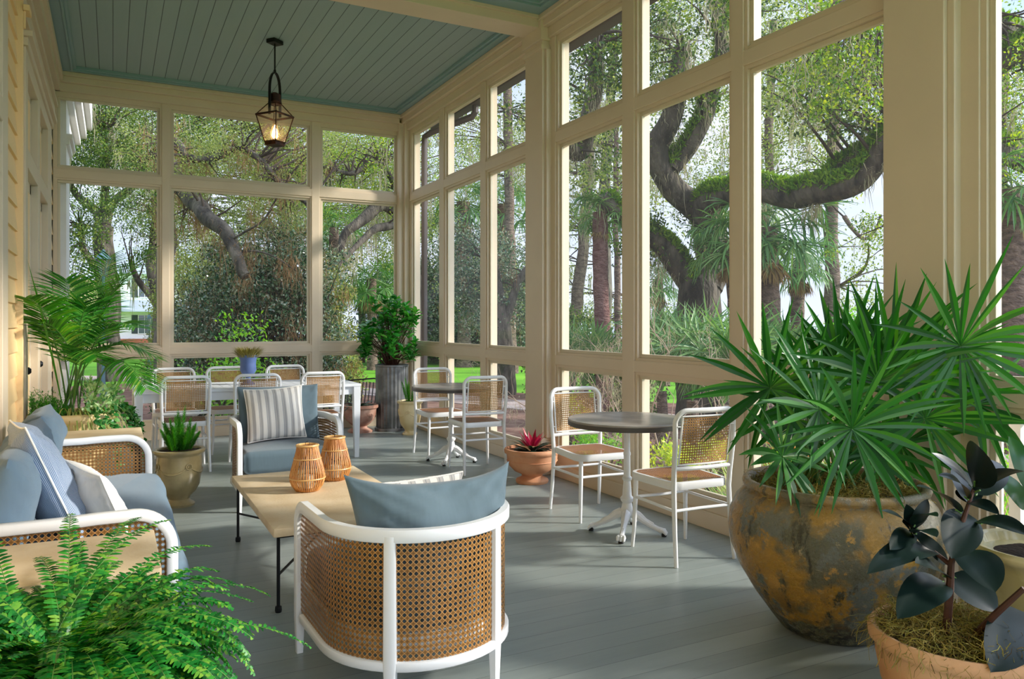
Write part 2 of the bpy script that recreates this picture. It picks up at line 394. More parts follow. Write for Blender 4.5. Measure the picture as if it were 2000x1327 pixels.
M['ceiling'] = boards('blue_beadboard', '#8aa3a3', '#96aeac', .131, 0, gap=.045, rough=.5, scuff=False, gapc=lin('#26343a'), bumps=.8)
M['ceil_trim'] = mat('blue_ceiling_trim', '#83a1a5', .45)

# ================================================================== the setting: porch shell
XW, XO = 3.486, 3.60          # inner / outer face of the screened long side
YE, YO = 9.80, 9.92           # inner / outer face of the far end
XL = -0.58                    # house wall
ZK, ZR0, ZR1, ZT0, ZT1, ZH, ZC = .205, .965, 1.095, 2.93, 3.07, 3.845, 4.10

m = MB(); m.box(XL-.1, XO+.12, -2.2, YO+.1, -.16, 0); tag(m.build('floor', M['floor'], smooth=False), kind='structure')
m = MB(); m.box(XL-.1, XO+.06, -2.2, YO+.05, -.62, -.16); tag(m.build('trim_9', M['white_out'], smooth=False), kind='structure')

win_n = [0]
def opening(axis, a0, a1, z0, z1):
    """sash and pane of one screened opening; axis 0 = long side (runs along y), 1 = end wall (runs along x)"""
    win_n[0] += 1
    s = .028; m = MB(); p = MB()
    def bx(mb, u0, u1, d0, d1, zz0, zz1):
        if axis == 0: mb.box(XW+d0, XW+d1, u0, u1, zz0, zz1)
        else: mb.box(u0, u1, YE+d0, YE+d1, zz0, zz1)
    bx(m, a0, a1, .022, .05, z0, z0+s); bx(m, a0, a1, .022, .05, z1-s, z1)
    bx(m, a0, a0+s, .022, .05, z0+s, z1-s); bx(m, a1-s, a1, .022, .05, z0+s, z1-s)
    fr = tag(m.build('window_%d' % win_n[0], M['sash'], smooth=False, bevel=.003), kind='structure')
    c0, c1, e0, e1 = a0+s-.004, a1-s+.004, z0+s-.004, z1-s+.004
    if axis == 0: p.add([(XW+.036, c0, e0), (XW+.036, c1, e0), (XW+.036, c1, e1), (XW+.036, c0, e1)], [(0, 1, 2, 3)])
    else: p.add([(c0, YE+.036, e0), (c1, YE+.036, e0), (c1, YE+.036, e1), (c0, YE+.036, e1)], [(0, 1, 2, 3)])
    p.build('pane', M['screen'], fr, smooth=False)

# long side
m = MB()
bays = [[(8.62, 9.57), (7.46, 8.43), (6.33, 7.28)], [(4.88, 5.84), (3.713, 4.684), (2.58, 3.557)], [(1.12, 2.09), (-.05, .93), (-1.2, -.23)]]
ops = [o for b in bays for o in b]
cuts = sorted(ops); ys = [-2.2]+[v for o in cuts for v in o]+[YO]
for i in range(0, len(ys), 2): m.box(XW, XO, ys[i], ys[i+1], 0, ZC)            # uprights
for (a, b) in cuts:
    for (z0, z1) in ((0, ZK), (ZR0, ZR1), (ZT0, ZT1), (ZH, ZC)): m.box(XW+.001, XO-.001, a-.01, b+.01, z0, z1)
tag(m.build('wall_right', M['trim'], smooth=False), kind='structure')
for b in bays:
    for (a, c) in b:
        for (z0, z1) in ((ZK, ZR0), (ZR1, ZT0), (ZT1, ZH)): opening(0, a, c, z0, z1)
# raised flat trim on rails and uprights (gives the shadow lines)
m = MB()
for (a, b) in cuts:
    for (z0, z1) in ((ZR0+.022, ZR1-.022), (ZT0+.022, ZT1-.022)): m.box(XW-.012, XW+.001, a-.05, b+.05, z0, z1)
for i in range(2, len(ys)-2, 2): m.box(XW-.014, XW+.001, ys[i]+.025, ys[i+1]-.025, .2, ZC-.2)
m.box(XW-.018, XW, -2.2, YE, .0, .115)
m.box(XW-.04, XW, -2.2, YE, ZC-.20, ZC-.11); m.box(XW-.09, XW, -2.2, YE, ZC-.11, ZC-.045); m.box(XW-.12, XW, -2.2, YE, ZC-.045, ZC-.001)
tag(m.build('trim_1', M['trim'], smooth=False, bevel=.004), kind='structure')
# end wall
m = MB(); xo = [(-.54, .484), (.609, 2.207), (2.35, 3.355)]
xs = [XL]+[v for o in xo for v in o]+[XW]
for i in range(0, len(xs), 2): m.box(xs[i], xs[i+1], YE, YO, 0, ZC)
for (a, b) in xo:
    for (z0, z1) in ((0, ZK), (ZR0, ZR1), (ZT0, ZT1), (ZH, ZC)): m.box(a-.01, b+.01, YE+.001, YO-.001, z0, z1)
tag(m.build('wall_back', M['trim'], smooth=False), kind='structure')
for (a, c) in xo:
    for (z0, z1) in ((ZK, ZR0), (ZR1, ZT0), (ZT1, ZH)): opening(1, a, c, z0, z1)
m = MB()
for (a, b) in xo:
    for (z0, z1) in ((ZR0+.022, ZR1-.022), (ZT0+.022, ZT1-.022)): m.box(a-.04, b+.04, YE-.012, YE+.001, z0, z1)
m.box(XL, XW, YE-.018, YE, 0, .115)
for i in (2, 4): m.box(xs[i]+.022, xs[i+1]-.022, YE-.014, YE+.001, .2, ZC-.2)
m.box(XL, XW-.12, YE-.04, YE, ZC-.20, ZC-.11); m.box(XL, XW-.12, YE-.09, YE, ZC-.11, ZC-.045); m.box(XL, XW-.12, YE-.12, YE, ZC-.045, ZC-.001)
tag(m.build('trim_2', M['trim'], smooth=False, bevel=.004), kind='structure')
# columns on the long side, with plinth and cap
for k, (y0, y1) in enumerate(((5.97, 6.29), (2.235, 2.55), (-1.45, -1.15))):
    m = MB(); m.box(3.40, XW+.02, y0, y1, 0, ZC-.09); m.box(3.372, XW, y0-.025, y1+.025, 0, .30); m.box(3.38, XW, y0-.015, y1+.015, .30, .33)
    m.box(3.385, XW, y0-.012, y1+.012, ZC-.30, ZC-.26)
    m.box(3.375, XW, y0-.02, y1+.02, ZC-.22, ZC-.002); m.box(3.425, XW+.02, y0-.035, y0+.001, .33, ZC-.3); 
    tag(m.build('trim_%d' % (3+k), M['trim'], smooth=False, bevel=.005), kind='structure')
m = MB(); m.box(3.42, XW+.01, 9.66, YE+.01, 0, ZC-.1); m.box(3.36, 3.43, 9.72, YE+.01, 0, ZC-.1); tag(m.build('trim_6', M['trim'], smooth=False, bevel=.004), kind='structure')

# ceiling: boarded panels in a flat border, cream beams across
m = MB(); m.box(XL-.1, XO+.02, -2.3, YO+.05, ZC+.035, ZC+.12)
tag(m.build('ceiling', M['ceiling'], smooth=False), kind='structure')
m = MB(); BM = [(6.0, 6.28), (2.26, 2.54), (-1.45, -1.17)]
segs = [(6.28, YE), (2.54, 6.0), (-1.17, 2.26)]
for (y0, y1) in segs:
    x0, x1 = XL, XW; q = .20
    m.box(x0, x1, y0, y0+q, ZC, ZC+.04); m.box(x0, x1, y1-q, y1, ZC, ZC+.04); m.box(x0, x0+q, y0+q, y1-q, ZC, ZC+.04); m.box(x1-q, x1, y0+q, y1-q, ZC, ZC+.04)
    for (ins, zz, th) in ((q+.0, ZC-.012, .022), (q+.022, ZC+.006, .03)):
        m.box(x0+ins-.02, x1-ins+.02, y0+ins-.02, y0+ins+th-.02, zz, ZC+.036); m.box(x0+ins-.02, x1-ins+.02, y1-ins-th+.02, y1-ins+.02, zz, ZC+.036)
        m.box(x0+ins-.02, x0+ins+th-.02, y0+ins, y1-ins, zz, ZC+.036); m.box(x1-ins-th+.02, x1-ins+.02, y0+ins, y1-ins, zz, ZC+.036)
tag(m.build('trim_7', M['ceil_trim'], smooth=False, bevel=.003), kind='structure')
m = MB()
for (y0, y1) in BM: m.box(XL, XW-.05, y0, y1, ZC-.105, ZC+.03); m.box(XL, XW-.05, y0-.025, y1+.025, ZC-.03, ZC+.03)
tag(m.build('trim_8', M['trim'], smooth=False, bevel=.004), kind='structure')

# house wall: lap siding, frieze, two tall door units with transoms
m = MB()
def lap(y0, y1, z0=0., z1=3.62, e=.1655):
    z = z0
    while z < z1-.01:
        zt = min(z+e, z1); m.add([(XL-.03, y0, z), (XL, y0, z), (XL-.018, y0, zt), (XL-.03, y0, zt), (XL-.03, y1, z), (XL, y1, z), (XL-.018, y1, zt), (XL-.03, y1, zt)],
            [(0, 1, 2, 3), (7, 6, 5, 4), (1, 5, 6, 2), (0, 4, 5, 1), (3, 2, 6, 7)]); z += e
lap(5.53, 6.30, z1=4.0); lap(9.16, YE, z1=4.0); lap(-2.2, 4.2, z1=4.0)
m.box(XL-.16, XL-.028, -2.2, YO, -.1, ZC)
tag(m.build('wall_left', M['siding'], smooth=False), kind='structure')
m = MB()
m.box(XL-.03, XL+.012, 6.29, 6.52, 0, 3.62); m.box(XL-.03, XL+.03, 6.285, 6.33, 0, 4.0)     # amber corner board
tag(m.build('trim_10', M['siding'], smooth=False, bevel=.004), kind='structure')
m = MB()
m.box(XL-.03, XL+.02, 5.30, 5.53, 0, 4.0)
def door_set(k, y0, y1, units):
    """cased doors with transoms above; units = list of (y0,y1) of each leaf"""
    global m
    m.box(XL-.03, XL+.028, y0, units[0][0], 0, 3.34); m.box(XL-.03, XL+.028, units[-1][1], y1, 0, 3.34)
    for i in range(len(units)-1): m.box(XL-.03, XL+.028, units[i][1], units[i+1][0], 0, 3.34)
    for (a, b) in units: m.box(XL-.03, XL+.028, a, b, 2.50, 2.64); m.box(XL-.03, XL+.028, a, b, 3.22, 3.34)
    m.box(XL-.03, XL+.045, y0-.03, y1+.03, 3.34, 3.40); m.box(XL-.03, XL+.075, y0-.06, y1+.06, 3.40, 3.44)
    for n, (a, b) in enumerate(units):
        for (nm, z0, z1) in (('door', .02, 2.50), ('window', 2.64, 3.22)):
            f = MB(); s = .085 if nm == 'door' else .05
            f.box(XL-.06, XL-.025, a, b, z0, z0+(.22 if nm == 'door' else s)); f.box(XL-.06, XL-.025, a, b, z1-s, z1); f.box(XL-.06, XL-.025, a, a+s, z0, z1); f.box(XL-.06, XL-.025, b-s, b, z0, z1)
            if nm == 'door': fr = tag(f.build('door_%d' % (k+n), M['trim'], smooth=False, bevel=.004), kind='structure')
            else:
                win_n[0] += 1; fr = tag(f.build('window_%d' % win_n[0], M['trim'], smooth=False, bevel=.004), kind='structure')
            g_ = MB(); g_.box(XL-.05, XL-.04, a+s-.003, b-s+.003, z0+s, z1-s+.003); g_.build('pane', M['dark_glass'], fr, smooth=False)
            if nm == 'door':
                h = MB(); h.lathe([(.012, 0), (.012, .03), (.026, .035), (.028, .055), (.015, .07), (0.001, .071)], 16); h.xform(Matrix.Translation((XL-.025, a+.045, 1.0)) @ Matrix.Rotation(R(90), 4, 'Y')); h.build('door_knob', M['iron'], fr)
door_set(1, 6.50, 9.14, [(6.66, 7.55), (7.74, 8.66)])
door_set(3, 4.20, 5.32, [(4.34, 5.20)])
# frieze and crown above
m.box(XL-.03, XL+.02, -2.2, YE, 3.60, ZC); m.box(XL, XL+.05, -2.2, YE, 3.72, 3.76); m.box(XL, XL+.07, -2.2, YE, 3.90, ZC); m.box(XL, XL+.10, -2.2, YE-.1, 4.0, ZC-.02)
m.box(XL-.03, XL+.03, 5.53, 6.29, 0, .20); m.box(XL-.03, XL+.03, 9.14, YE, 0, .2); m.box(XL-.03, XL+.03, -2.2, 4.2, 0, .2)
tag(m.build('trim_11', M['trim'], smooth=False, bevel=.004), kind='structure')
# hinge bracket on the casing
m = MB(); m.box(XL+.03, XL+.07, 6.27, 6.42, 3.52, 3.56); m.box(XL+.03, XL+.045, 6.29, 6.31, 3.4, 3.52); tag(m.build('shutter_hook', M['siding'], smooth=False, bevel=.003), 'small cream bracket on the corner board high on the yellow siding', 'bracket')

# outside of the house beyond the end wall: corner board, cornice
m = MB(); m.box(-.9, -.46, YO, YO+.75, -.6, 4.6)
m.box(-.89, -.43, YO+.005, YO+.8, 3.35, 3.425); m.box(-.88, -.40, YO+.01, YO+.84, 3.42, 3.47)
m.box(-.9, -.47, YO+.75, YO+2.4, 3.7, 4.6); m.box(-.9, -.40, YO, YO+2.5, 3.85, 3.97); m.box(-.9, -.33, YO, YO+2.6, 3.97, 4.12); m.box(-.9, -.26, YO, YO+2.7, 4.12, 4.5)
tag(m.build('trim_12', M['white_out'], smooth=False), kind='structure')
# roof over the porch with rafter tails, gutter and downspout
m = MB(); m.box(XL-2, 4.02, -2.4, YO+.25, ZC+.15, ZC+.24)
tag(m.build('trim_13', M['white_out'], smooth=False), kind='structure')
m = MB()
for k in range(22): m.box(XO, 4.0, -2.2+k*.56, -2.1+k*.56, ZC+.03, ZC+.15)
tag(m.build('trim_14', M['white_out'], smooth=False, bevel=.004), kind='structure')
g_ = empty('rain_gutter', (4.08, 3.8, ZC+.05), 'dark brown box gutter under the eave outside the long screened side', 'gutter')
m = MB(); m.box(3.99, 4.13, -2.4, YO+.3, ZC+.0, ZC+.16); m.xform(Matrix.Translation((-4.08, -3.8, -ZC-.05))); m.build('trough', M['gutter'], g_, smooth=False, bevel=.01)
m = MB(); m.tube([(4.07, 8.85, 4.14), (4.07, 8.86, 4.02), (4.05, 8.9, 3.97), (3.75, 9.55, 3.88), (3.70, 9.66, 3.84), (3.70, 9.68, 3.7), (3.70, 9.68, -.55)], .042, 10)
m.xform(Matrix.Translation((-4.08, -3.8, -ZC-.05))); m.build('downspout', M['gutter'], g_)
# porch railing seen through the nearest bay
rl = empty('porch_railing', (3.74, 1.2, 0), 'white wooden railing with square balusters outside the nearest screen bay', 'railing')
m = MB(); m.box(-.04, .04, -3.2, 1.27, .90, .95); m.build('top_rail', M['white_out'], rl, smooth=False, bevel=.006)
m = MB(); m.box(-.03, .03, -3.2, 1.27, .14, .19); m.build('bottom_rail', M['white_out'], rl, smooth=False, bevel=.006)
for k in range(44):
    m = MB(); m.box(-.022, .022, 1.20-k*.10-.026, 1.20-k*.10+.026, .18, .91); m.build('baluster', M['white_out'], rl, smooth=False)
m = MB(); m.box(3.60, 3.86, -2.2, 2.5, -.3, -.02); m.box(3.71, 3.77, -1.9, -1.8, -.03, .145); m.box(3.71, 3.77, 2.36, 2.42, -.03, .145); m.box(3.71, 3.77, .8, .9, -.03, .145); tag(m.build('trim_15', M['white_out'], smooth=False), kind='structure')

# ================================================================== hanging lantern
ln = empty('hanging_lantern', (1.415, 7.79, ZC+.035), 'lit copper and glass lantern hanging from the blue ceiling', 'lantern', rz=R(38))
m = MB(); m.box(-.075, .075, -.06, .06, -.045, 0); m.build('canopy', M['iron'], ln, smooth=False, bevel=.006)
m = MB(); m.tube([(0, 0, -.04), (0, 0, -.36)], .009, 10); m.tube([(0, 0, -.34), (0, 0, -.375)], .014, 10); m.build('stem', M['iron'], ln)
m = MB(); pts = []
for k in range(25):
    t = k/24*PI; pts.append((-.085*math.cos(t)*(1.0), 0, -.62+.25*math.sin(t)**.8))
pts = [(-.085, 0, -.86)]+[(-.085, 0, -.72)]+pts+[(.085, 0, -.72), (.085, 0, -.86)]
m.rsweep(pts, [(0, 1, 0)]*len(pts), .032, .012); m.build('yoke', M['iron'], ln)
m = MB(); m.lathe([(.062, -.62), (.062, -.70), (.075, -.705), (.075, -.72), (.05, -.72)][::-1], 24); m.lathe([(.058, -.62), (.03, -.60), (.004, -.595)], 24); m.build('chimney_cap', M['bronze'], ln)
def sq(r, z): return [Vector((r*a, r*b, z)) for a, b in ((1, 1), (-1, 1), (-1, -1), (1, -1))]
fm = MB(); T0, T1, T2 = sq(.055, -.73), sq(.145, -.86), sq(.078, -1.16)
for i in range(4):
    fm.tube([T0[i], T1[i]], .006, 6); fm.tube([T1[i], T2[i]], .007, 6)
    for T_, r_ in ((T0, .006), (T1, .012), (T2, .009)): fm.tube([T_[i], T_[(i+1) % 4]], r_, 6)
fm.box(-.078, .078, -.078, .078, -1.20, -1.155); fm.build('frame', M['bronze'], ln)
for i in range(4):
    j = (i+1) % 4
    for (A, B) in ((T0, T1), (T1, T2)):
        g_ = MB(); nrm = Vector((A[i].x+A[j].x, A[i].y+A[j].y, 0)).normalized()*.002
        P_ = [A[i], A[j], B[j], B[i]]; g_.add([p*.985+Vector((0, 0, p.z*.015)) for p in P_]+[p*.985+Vector((0, 0, p.z*.015))-nrm for p in P_], [(0, 1, 2, 3), (7, 6, 5, 4), (0, 4, 5, 1), (1, 5, 6, 2), (2, 6, 7, 3), (3, 7, 4, 0)])
        g_.build('glass_pane', M['glass'], ln, smooth=False)
em = bpy.data.materials.new('warm_bulb'); em.use_nodes = True; em.node_tree.nodes['Principled BSDF'].inputs['Emission Color'].default_value = (1, .55, .18, 1); em.node_tree.nodes['Principled BSDF'].inputs['Emission Strength'].default_value = 26
m = MB(); m.lathe([(.004, -1.13), (.02, -1.12), (.034, -1.09), (.030, -1.05), (.014, -1.0), (.003, -.965)], 20); m.build('bulb', em, ln)
m = MB(); m.lathe([(.022, -1.155), (.022, -1.12), (.014, -1.115)], 16); m.build('lamp_holder', M['bronze'], ln)
m = MB(); m.lathe([(.035, -1.15), (.05, -1.10), (.05, -1.06), (.03, -.98), (.026, -.90), (.024, -.9), (.028, -.98), (.048, -1.06), (.048, -1.1), (.033, -1.15)], 24, cap=False); m.build('glass_chimney', M['glass'], ln)
pl = bpy.data.lights.new('lantern_light', 'POINT'); pl.energy = 16; pl.color = (1, .62, .30); pl.shadow_soft_size = .03
po = bpy.data.objects.new('lantern_light', pl); po.location = (1.415, 7.79, ZC-.90); ln.scale = (.865,)*3; col.objects.link(po)

# ================================================================== soft furnishing shapes
def pillow(wd, ht, th, n=26, seed=0, wr=.006, pinch=.07, bend=0., power=.5, ear=.0, flare=0.):
    """filled cushion in the xz plane (width x, height z, centre at origin), thickness along y"""
    mb = MB(); idx = {}
    for side in (0, 1):
        for j in range(n+1):
            for i in range(n+1):
                edge = i in (0, n) or j in (0, n)
                if side and edge: idx[(1, i, j)] = idx[(0, i, j)]; continue
                u = 2*i/n-1; v = 2*j/n-1
                u = math.sin(u*PI/2)*.5+u*.5; v = math.sin(v*PI/2)*.5+v*.5
                x = wd/2*u*(1-pinch*(1-v*v)*abs(u)); z = ht/2*v*(1-pinch*(1-u*u)*abs(v))
                t = th/2*((1-abs(u)**2.6)*(1-abs(v)**2.6))**power
                q = noise.noise(Vector((x*7+seed*3.1, z*7, seed*5.7+side)))*wr*2.2+noise.noise(Vector((x*22+seed, z*22, seed+side*3)))*wr*.5
                e = min(1, (1-max(abs(u), abs(v)))*6); t += q*e
                # pulled creases running in from the corners
                t += -wr*1.2*e*abs(math.sin((abs(u)-abs(v))*9+seed))*max(abs(u), abs(v))**2
                y = (t if side else -t)+bend*(u*u)*1.0
                z += ear*abs(u)**3*max(0, v); x *= 1+flare*v
                idx[(side, i, j)] = len(mb.v); mb.v.append((x, y, z)); mb.uv.append((x+(1 if u > 0 else -1)*(th/2*(1-((1-abs(u)**2.6)**power)))*.8+.5, z+.5))
    for side in (0, 1):
        for j in range(n):
            for i in range(n):
                a, b, c, d = idx[(side, i, j)], idx[(side, i+1, j)], idx[(side, i+1, j+1)], idx[(side, i, j+1)]
                mb.f.append((a, b, c, d) if not side else (d, c, b, a))
    seam = [mb.v[idx[(0, i, 0)]] for i in range(n)]+[mb.v[idx[(0, n, j)]] for j in range(n)]+[mb.v[idx[(0, i, n)]] for i in range(n, 0, -1)]+[mb.v[idx[(0, 0, j)]] for j in range(n, 0, -1)]
    return mb, seam
def rrect(x0, x1, y0, y1, r, n=6):
    P = []
    for (cx, cy, a0) in ((x1-r, y1-r, 0), (x0+r, y1-r, 90), (x0+r, y0+r, 180), (x1-r, y0+r, 270)):
        for k in range(n+1):
            a = R(a0+90*k/n); P.append((cx+r*math.cos(a), cy+r*math.sin(a)))
    # subdivide long edges
    Q = []
    for i in range(len(P)):
        a, b = P[i], P[(i+1) % len(P)]; d = math.dist(a, b); k = max(1, int(d/.06))
        for j in range(k): Q.append((a[0]+(b[0]-a[0])*j/k, a[1]+(b[1]-a[1])*j/k))
    return Q
def wrinkle(mb, amp=.006, sc=6, seed=0, stretch=(1, 1, 1)):
    for i, p in enumerate(mb.v):
        q = Vector((p[0]*sc*stretch[0]+seed, p[1]*sc*stretch[1], p[2]*sc*stretch[2])); d = noise.noise_vector(q)*amp
        mb.v[i] = (p[0]+d.x, p[1]+d.y, p[2]+d.z)
    return mb

# ------------------------------------------------------------------ barrel armchair (faces +y locally, origin at floor centre)
def make_armchair(name, label, group):
    t = empty(name, (0, 0, 0), label, 'armchair', group=group)
    W2, YF, HT, ZB = .36, .34, .615, .16     # half width, front, rim height, bottom rail
    cyc = -.02                                # centre of the round back
    def plan(n=28, w2=W2):
        """plan line from front left, round the back to front right with outward normals"""
        P = []; N = []
        for k in range(7): P.append((-w2, YF-.06-(YF-.06-cyc)*k/6)); N.append((-1, 0))
        for k in range(1, n): 
            a = PI+PI*k/n; P.append((w2*math.cos(a), cyc+w2*math.sin(a)*.98)); N.append((math.cos(a), math.sin(a)))
        for k in range(7): P.append((w2, cyc+(YF-.06-cyc)*k/6)); N.append((1, 0))
        return P, N
    P, N = plan()
    # top rail with rounded front corners running down into the front legs
    pts = []; nn = []
    def arc(side):
        A = []
        for k in range(9):
            a = PI/2*k/8; A.append((side*W2, YF-.09+.09*math.cos(a), HT-.09+.09*math.sin(a)))
        return A
    for p in [(-W2, YF, .0), (-W2, YF, .15), (-W2, YF, .3), (-W2, YF, .45)]+arc(-1): pts.append(p); nn.append((-1, 0, 0))
    for (p, q) in zip(P[1:-1], N[1:-1]): pts.append((p[0], p[1], HT)); nn.append((q[0], q[1], 0))
    for p in arc(1)[::-1]+[(W2, YF, .45), (W2, YF, .3), (W2, YF, .15), (W2, YF, 0.)]: pts.append(p); nn.append((1, 0, 0))
    m_ = len(pts); wid = [.036]*m_; hh = [.046]*m_; hh[0] = hh[-1] = .028; wid[0] = wid[-1] = .026; 
    mb = MB(); mb.rsweep(pts, nn, wid, hh); mb.build('top_rail', M['white'], t, angle=50)
    mb = MB(); mb.rsweep([(p[0], p[1], ZB) for p in P], [(q[0], q[1], 0) for q in N], .03, .034); mb.build('bottom_rail', M['white'], t, angle=50)
    mb = MB(); mb.box(-W2, W2, YF-.02, YF+.012, .19, .225); mb.build('seat_rail', M['white'], t, smooth=False, bevel=.004)
    for a in (235, 305):
        x, y = W2*math.cos(R(a)), cyc+W2*.98*math.sin(R(a)); n_ = (math.cos(R(a)), math.sin(R(a)), 0)
        mb = MB(); mb.rsweep([(x, y, 0), (x, y, ZB), (x, y, HT)], [n_]*3, [.026, .036, .036], [.03, .046, .040]); mb.build('leg', M['white'], t, angle=50)
    # woven cane panels set between the uprights
    def cane(a0, a1, straight=None):
        mb = MB(); C_ = []
        if straight:
            for k in range(9): C_.append((straight*W2, YF-.02-(YF-.02-cyc)*k/8))
            rng_ = np.linspace(180 if straight < 0 else 360, a1, 12)[1:]
            for a in rng_: C_.append((W2*math.cos(R(a)), cyc+W2*.98*math.sin(R(a))))
        else:
            for a in np.linspace(a0, a1, 18): C_.append((W2*math.cos(R(a)), cyc+W2*.98*math.sin(R(a))))
        s_ = 0; S = [0]
        for i in range(1, len(C_)): s_ += math.dist(C_[i], C_[i-1]); S.append(s_)
        vs = []; uv = []; nz_ = 9
        for i, (x, y) in enumerate(C_):
            top = HT-.02
            if straight and y > YF-.11: 
                dy = min(.09, max(0, y-(YF-.09))); top = HT-.09+math.sqrt(max(0, .09**2-dy**2))-.02
            for k in range(nz_): z = ZB+.01+(top-ZB-.01)*k/(nz_-1); vs.append((x, y, z)); uv.append((S[i], z))
        n0 = len(C_)
        # second skin a few millimetres inside gives the weave its thickness
        fs = [(i*nz_+k, (i+1)*nz_+k, (i+1)*nz_+k+1, i*nz_+k+1) for i in range(n0-1) for k in range(nz_-1)]
        mb.add(vs, fs, uv)
        o = mb.build('cane_panel', M['cane_big'], t)
    cane(238, 302); cane(0, 232, -1); cane(0, 308, 1)
    for o in [c for c in t.children if c.name.startswith('cane_panel')]: pass
    # seat cushion and base
    def inner(w2, yb, yf):
        Q = []
        for k in range(25): a = PI+PI*k/24; Q.append((w2*math.cos(a), yb+w2*math.sin(a)))
        Q.append((w2, yb+(yf-yb)*.5))
        for k in range(6): a = R(90*k/5); Q.append((w2-.05+.05*math.cos(a), yf-.05+.05*math.sin(a)))
        for k in range(1, 8): Q.append((w2-.05-(2*w2-.1)*k/8, yf))
        for k in range(6): a = R(90+90*k/5); Q.append((-w2+.05+.05*math.cos(a), yf-.05+.05*math.sin(a)))
        Q.append((-w2, yb+(yf-yb)*.5)); return Q
    mb = MB(); mb.slab(inner(.335, cyc, YF-.01), .20, .26, .008); mb.build('seat_base', M['white'], t)
    mb = MB(); mb.slab(inner(.332, cyc, YF+.03), .262, .43, .045, seg=5, bulge=.022); wrinkle(mb, .006, 7); mb.build('seat_cushion', M['slate'], t, angle=60)
    return t
arm = make_armchair('barrel_armchair', 'white framed cane barrel armchair seen from behind in the foreground', 'cane barrel armchairs around the coffee table')
arm2 = copy_tree(arm); tag(arm2, 'white framed cane barrel armchair facing the camera beyond the coffee table')
arm.location = (1.055, 2.895, 0); arm.rotation_euler = (0, 0, R(2))
arm2.location = (1.165, 6.12, 0); arm2.rotation_euler = (0, 0, R(180))
# big back cushions of the armchairs (parts of their chairs)
mb, sm_ = pillow(.62, .40, .19, n=34, seed=2, wr=.014, pinch=.05, bend=.05, ear=.045, flare=.12)
mb.xform(Matrix.Translation((0.035, -.185, .562)) @ Matrix.Rotation(R(1), 4, 'Y') @ Matrix.Rotation(R(-9), 4, 'X')); mb.build('back_cushion', M['slate'], arm, angle=70)
mb, sm_ = pillow(.62, .44, .16, n=30, seed=5, wr=.006, pinch=.03, bend=.06)
mb.xform(Matrix.Translation((0, -.17, .635)) @ Matrix.Rotation(R(10), 4, 'X')); mb.build('back_cushion', M['slate'], arm2, angle=70)
def throw(name, label, cat, mt, w_, h_, th, loc, rz, tilt, roll=0, seed=0, group=None, piping=None, wr=.005):
    r = empty(name, loc, label, cat, rz=rz, group=group)
    mb, seam = pillow(w_, h_, th, n=26, seed=seed, wr=wr)
    Mx = Matrix.Rotation(tilt, 4, 'X') @ Matrix.Rotation(roll, 4, 'Y') @ Matrix.Translation((0, 0, h_/2*.97)); mb.xform(Mx); mb.build('cover', mt, r, angle=70)
    if piping:
        p = MB(); p.tube([Mx @ Vector(q) for q in seam], .004, 6, closed=True); p.build('piping', piping, r)
    return r
throw('throw_pillow', 'grey and white striped pillow propped upright on the far armchair', 'pillow', M['stripe'], .44, .41, .15, (1.125, 6.08, .462), R(180), R(14), R(2.5), 3, 'striped linen pillows on the armchairs', piping=M['linen'])
throw('throw_pillow', 'grey and white striped pillow mostly hidden in front of the near armchair back cushion', 'pillow', M['stripe'], .44, .33, .13, (1.09, 3.06, .43), R(-3), R(22), R(-3), 8, 'striped linen pillows on the armchairs', piping=M['linen'])

# ------------------------------------------------------------------ sofa along the house wall (faces +x)
sf = empty('cane_sofa', (-.17, 4.255, 0), 'white framed cane sofa with blue cushions against the yellow house wall', 'sofa')
XB, XF, Y0, Y1 = -.36, .37, -1.075, 1.075; HA = .645
for sgn, yy in ((-1, Y0), (1, Y1)):
    pts = [(XF, yy, 0), (XF, yy, .2), (XF, yy, .4), (XF, yy, HA-.15)]
    for k in range(1, 11): a = PI/2*k/10; pts.append((XF-.13+.13*math.cos(a), yy, HA-.13+.13*math.sin(a)))
    pts += [(XF-.25, yy, HA+.0), (0, yy, HA-.005), (XB, yy, HA-.005)]
    mb = MB(); mb.rsweep(pts, [(0, 1, 0)]*len(pts), [.034]+[.045]*(len(pts)-1), [.03]+[.04]*(len(pts)-1)); mb.build('arm_rail', M['white'], sf, angle=50)
    mb = MB(); vs = []; uv = []; nx = 16
    for i in range(nx+1):
        x = XB+(XF-XB)*i/nx; top = HA-.01
        if x > XF-.13: top = HA-.13+math.sqrt(max(0, .13**2-(x-XF+.13)**2))-.01
        vs += [(x, yy, .17), (x, yy, top)]; uv += [(x, .17), (x, top)]
    mb.add(vs, [(2*i, 2*i+2, 2*i+3, 2*i+1) for i in range(nx)], uv); mb.build('cane_panel', M['cane_big'], sf)
    mb = MB(); mb.box(XB, XF, yy-.017, yy+.017, .14, .18); mb.build('side_rail', M['white'], sf, smooth=False, bevel=.004)
    mb = MB(); mb.box(XB-.02, XB+.02, yy-.02, yy+.02, 0, HA); mb.build('leg', M['white'], sf, smooth=False, bevel=.004)
mb = MB(); mb.box(XB-.018, XB+.018, Y0, Y1, HA-.04, HA); mb.box(XB-.018, XB+.018, Y0, Y1, .14, .18); mb.build('back_rail', M['white'], sf, smooth=False, bevel=.004)
mb = MB(); mb.box(XF-.02, XF+.015, Y0, Y1, .16, .21); mb.box(XB, XF, Y0+.02, Y1-.02, .17, .21); mb.build('seat_frame', M['white'], sf, smooth=False, bevel=.004)
mb = MB(); mb.add([(XB+.02, Y0, .18), (XB+.02, Y1, .18), (XB+.02, Y1, HA-.03), (XB+.02, Y0, HA-.03)], [(0, 1, 2, 3)], [(Y0, .18), (Y1, .18), (Y1, HA), (Y0, HA)]); mb.build('cane_panel', M['cane_big'], sf)
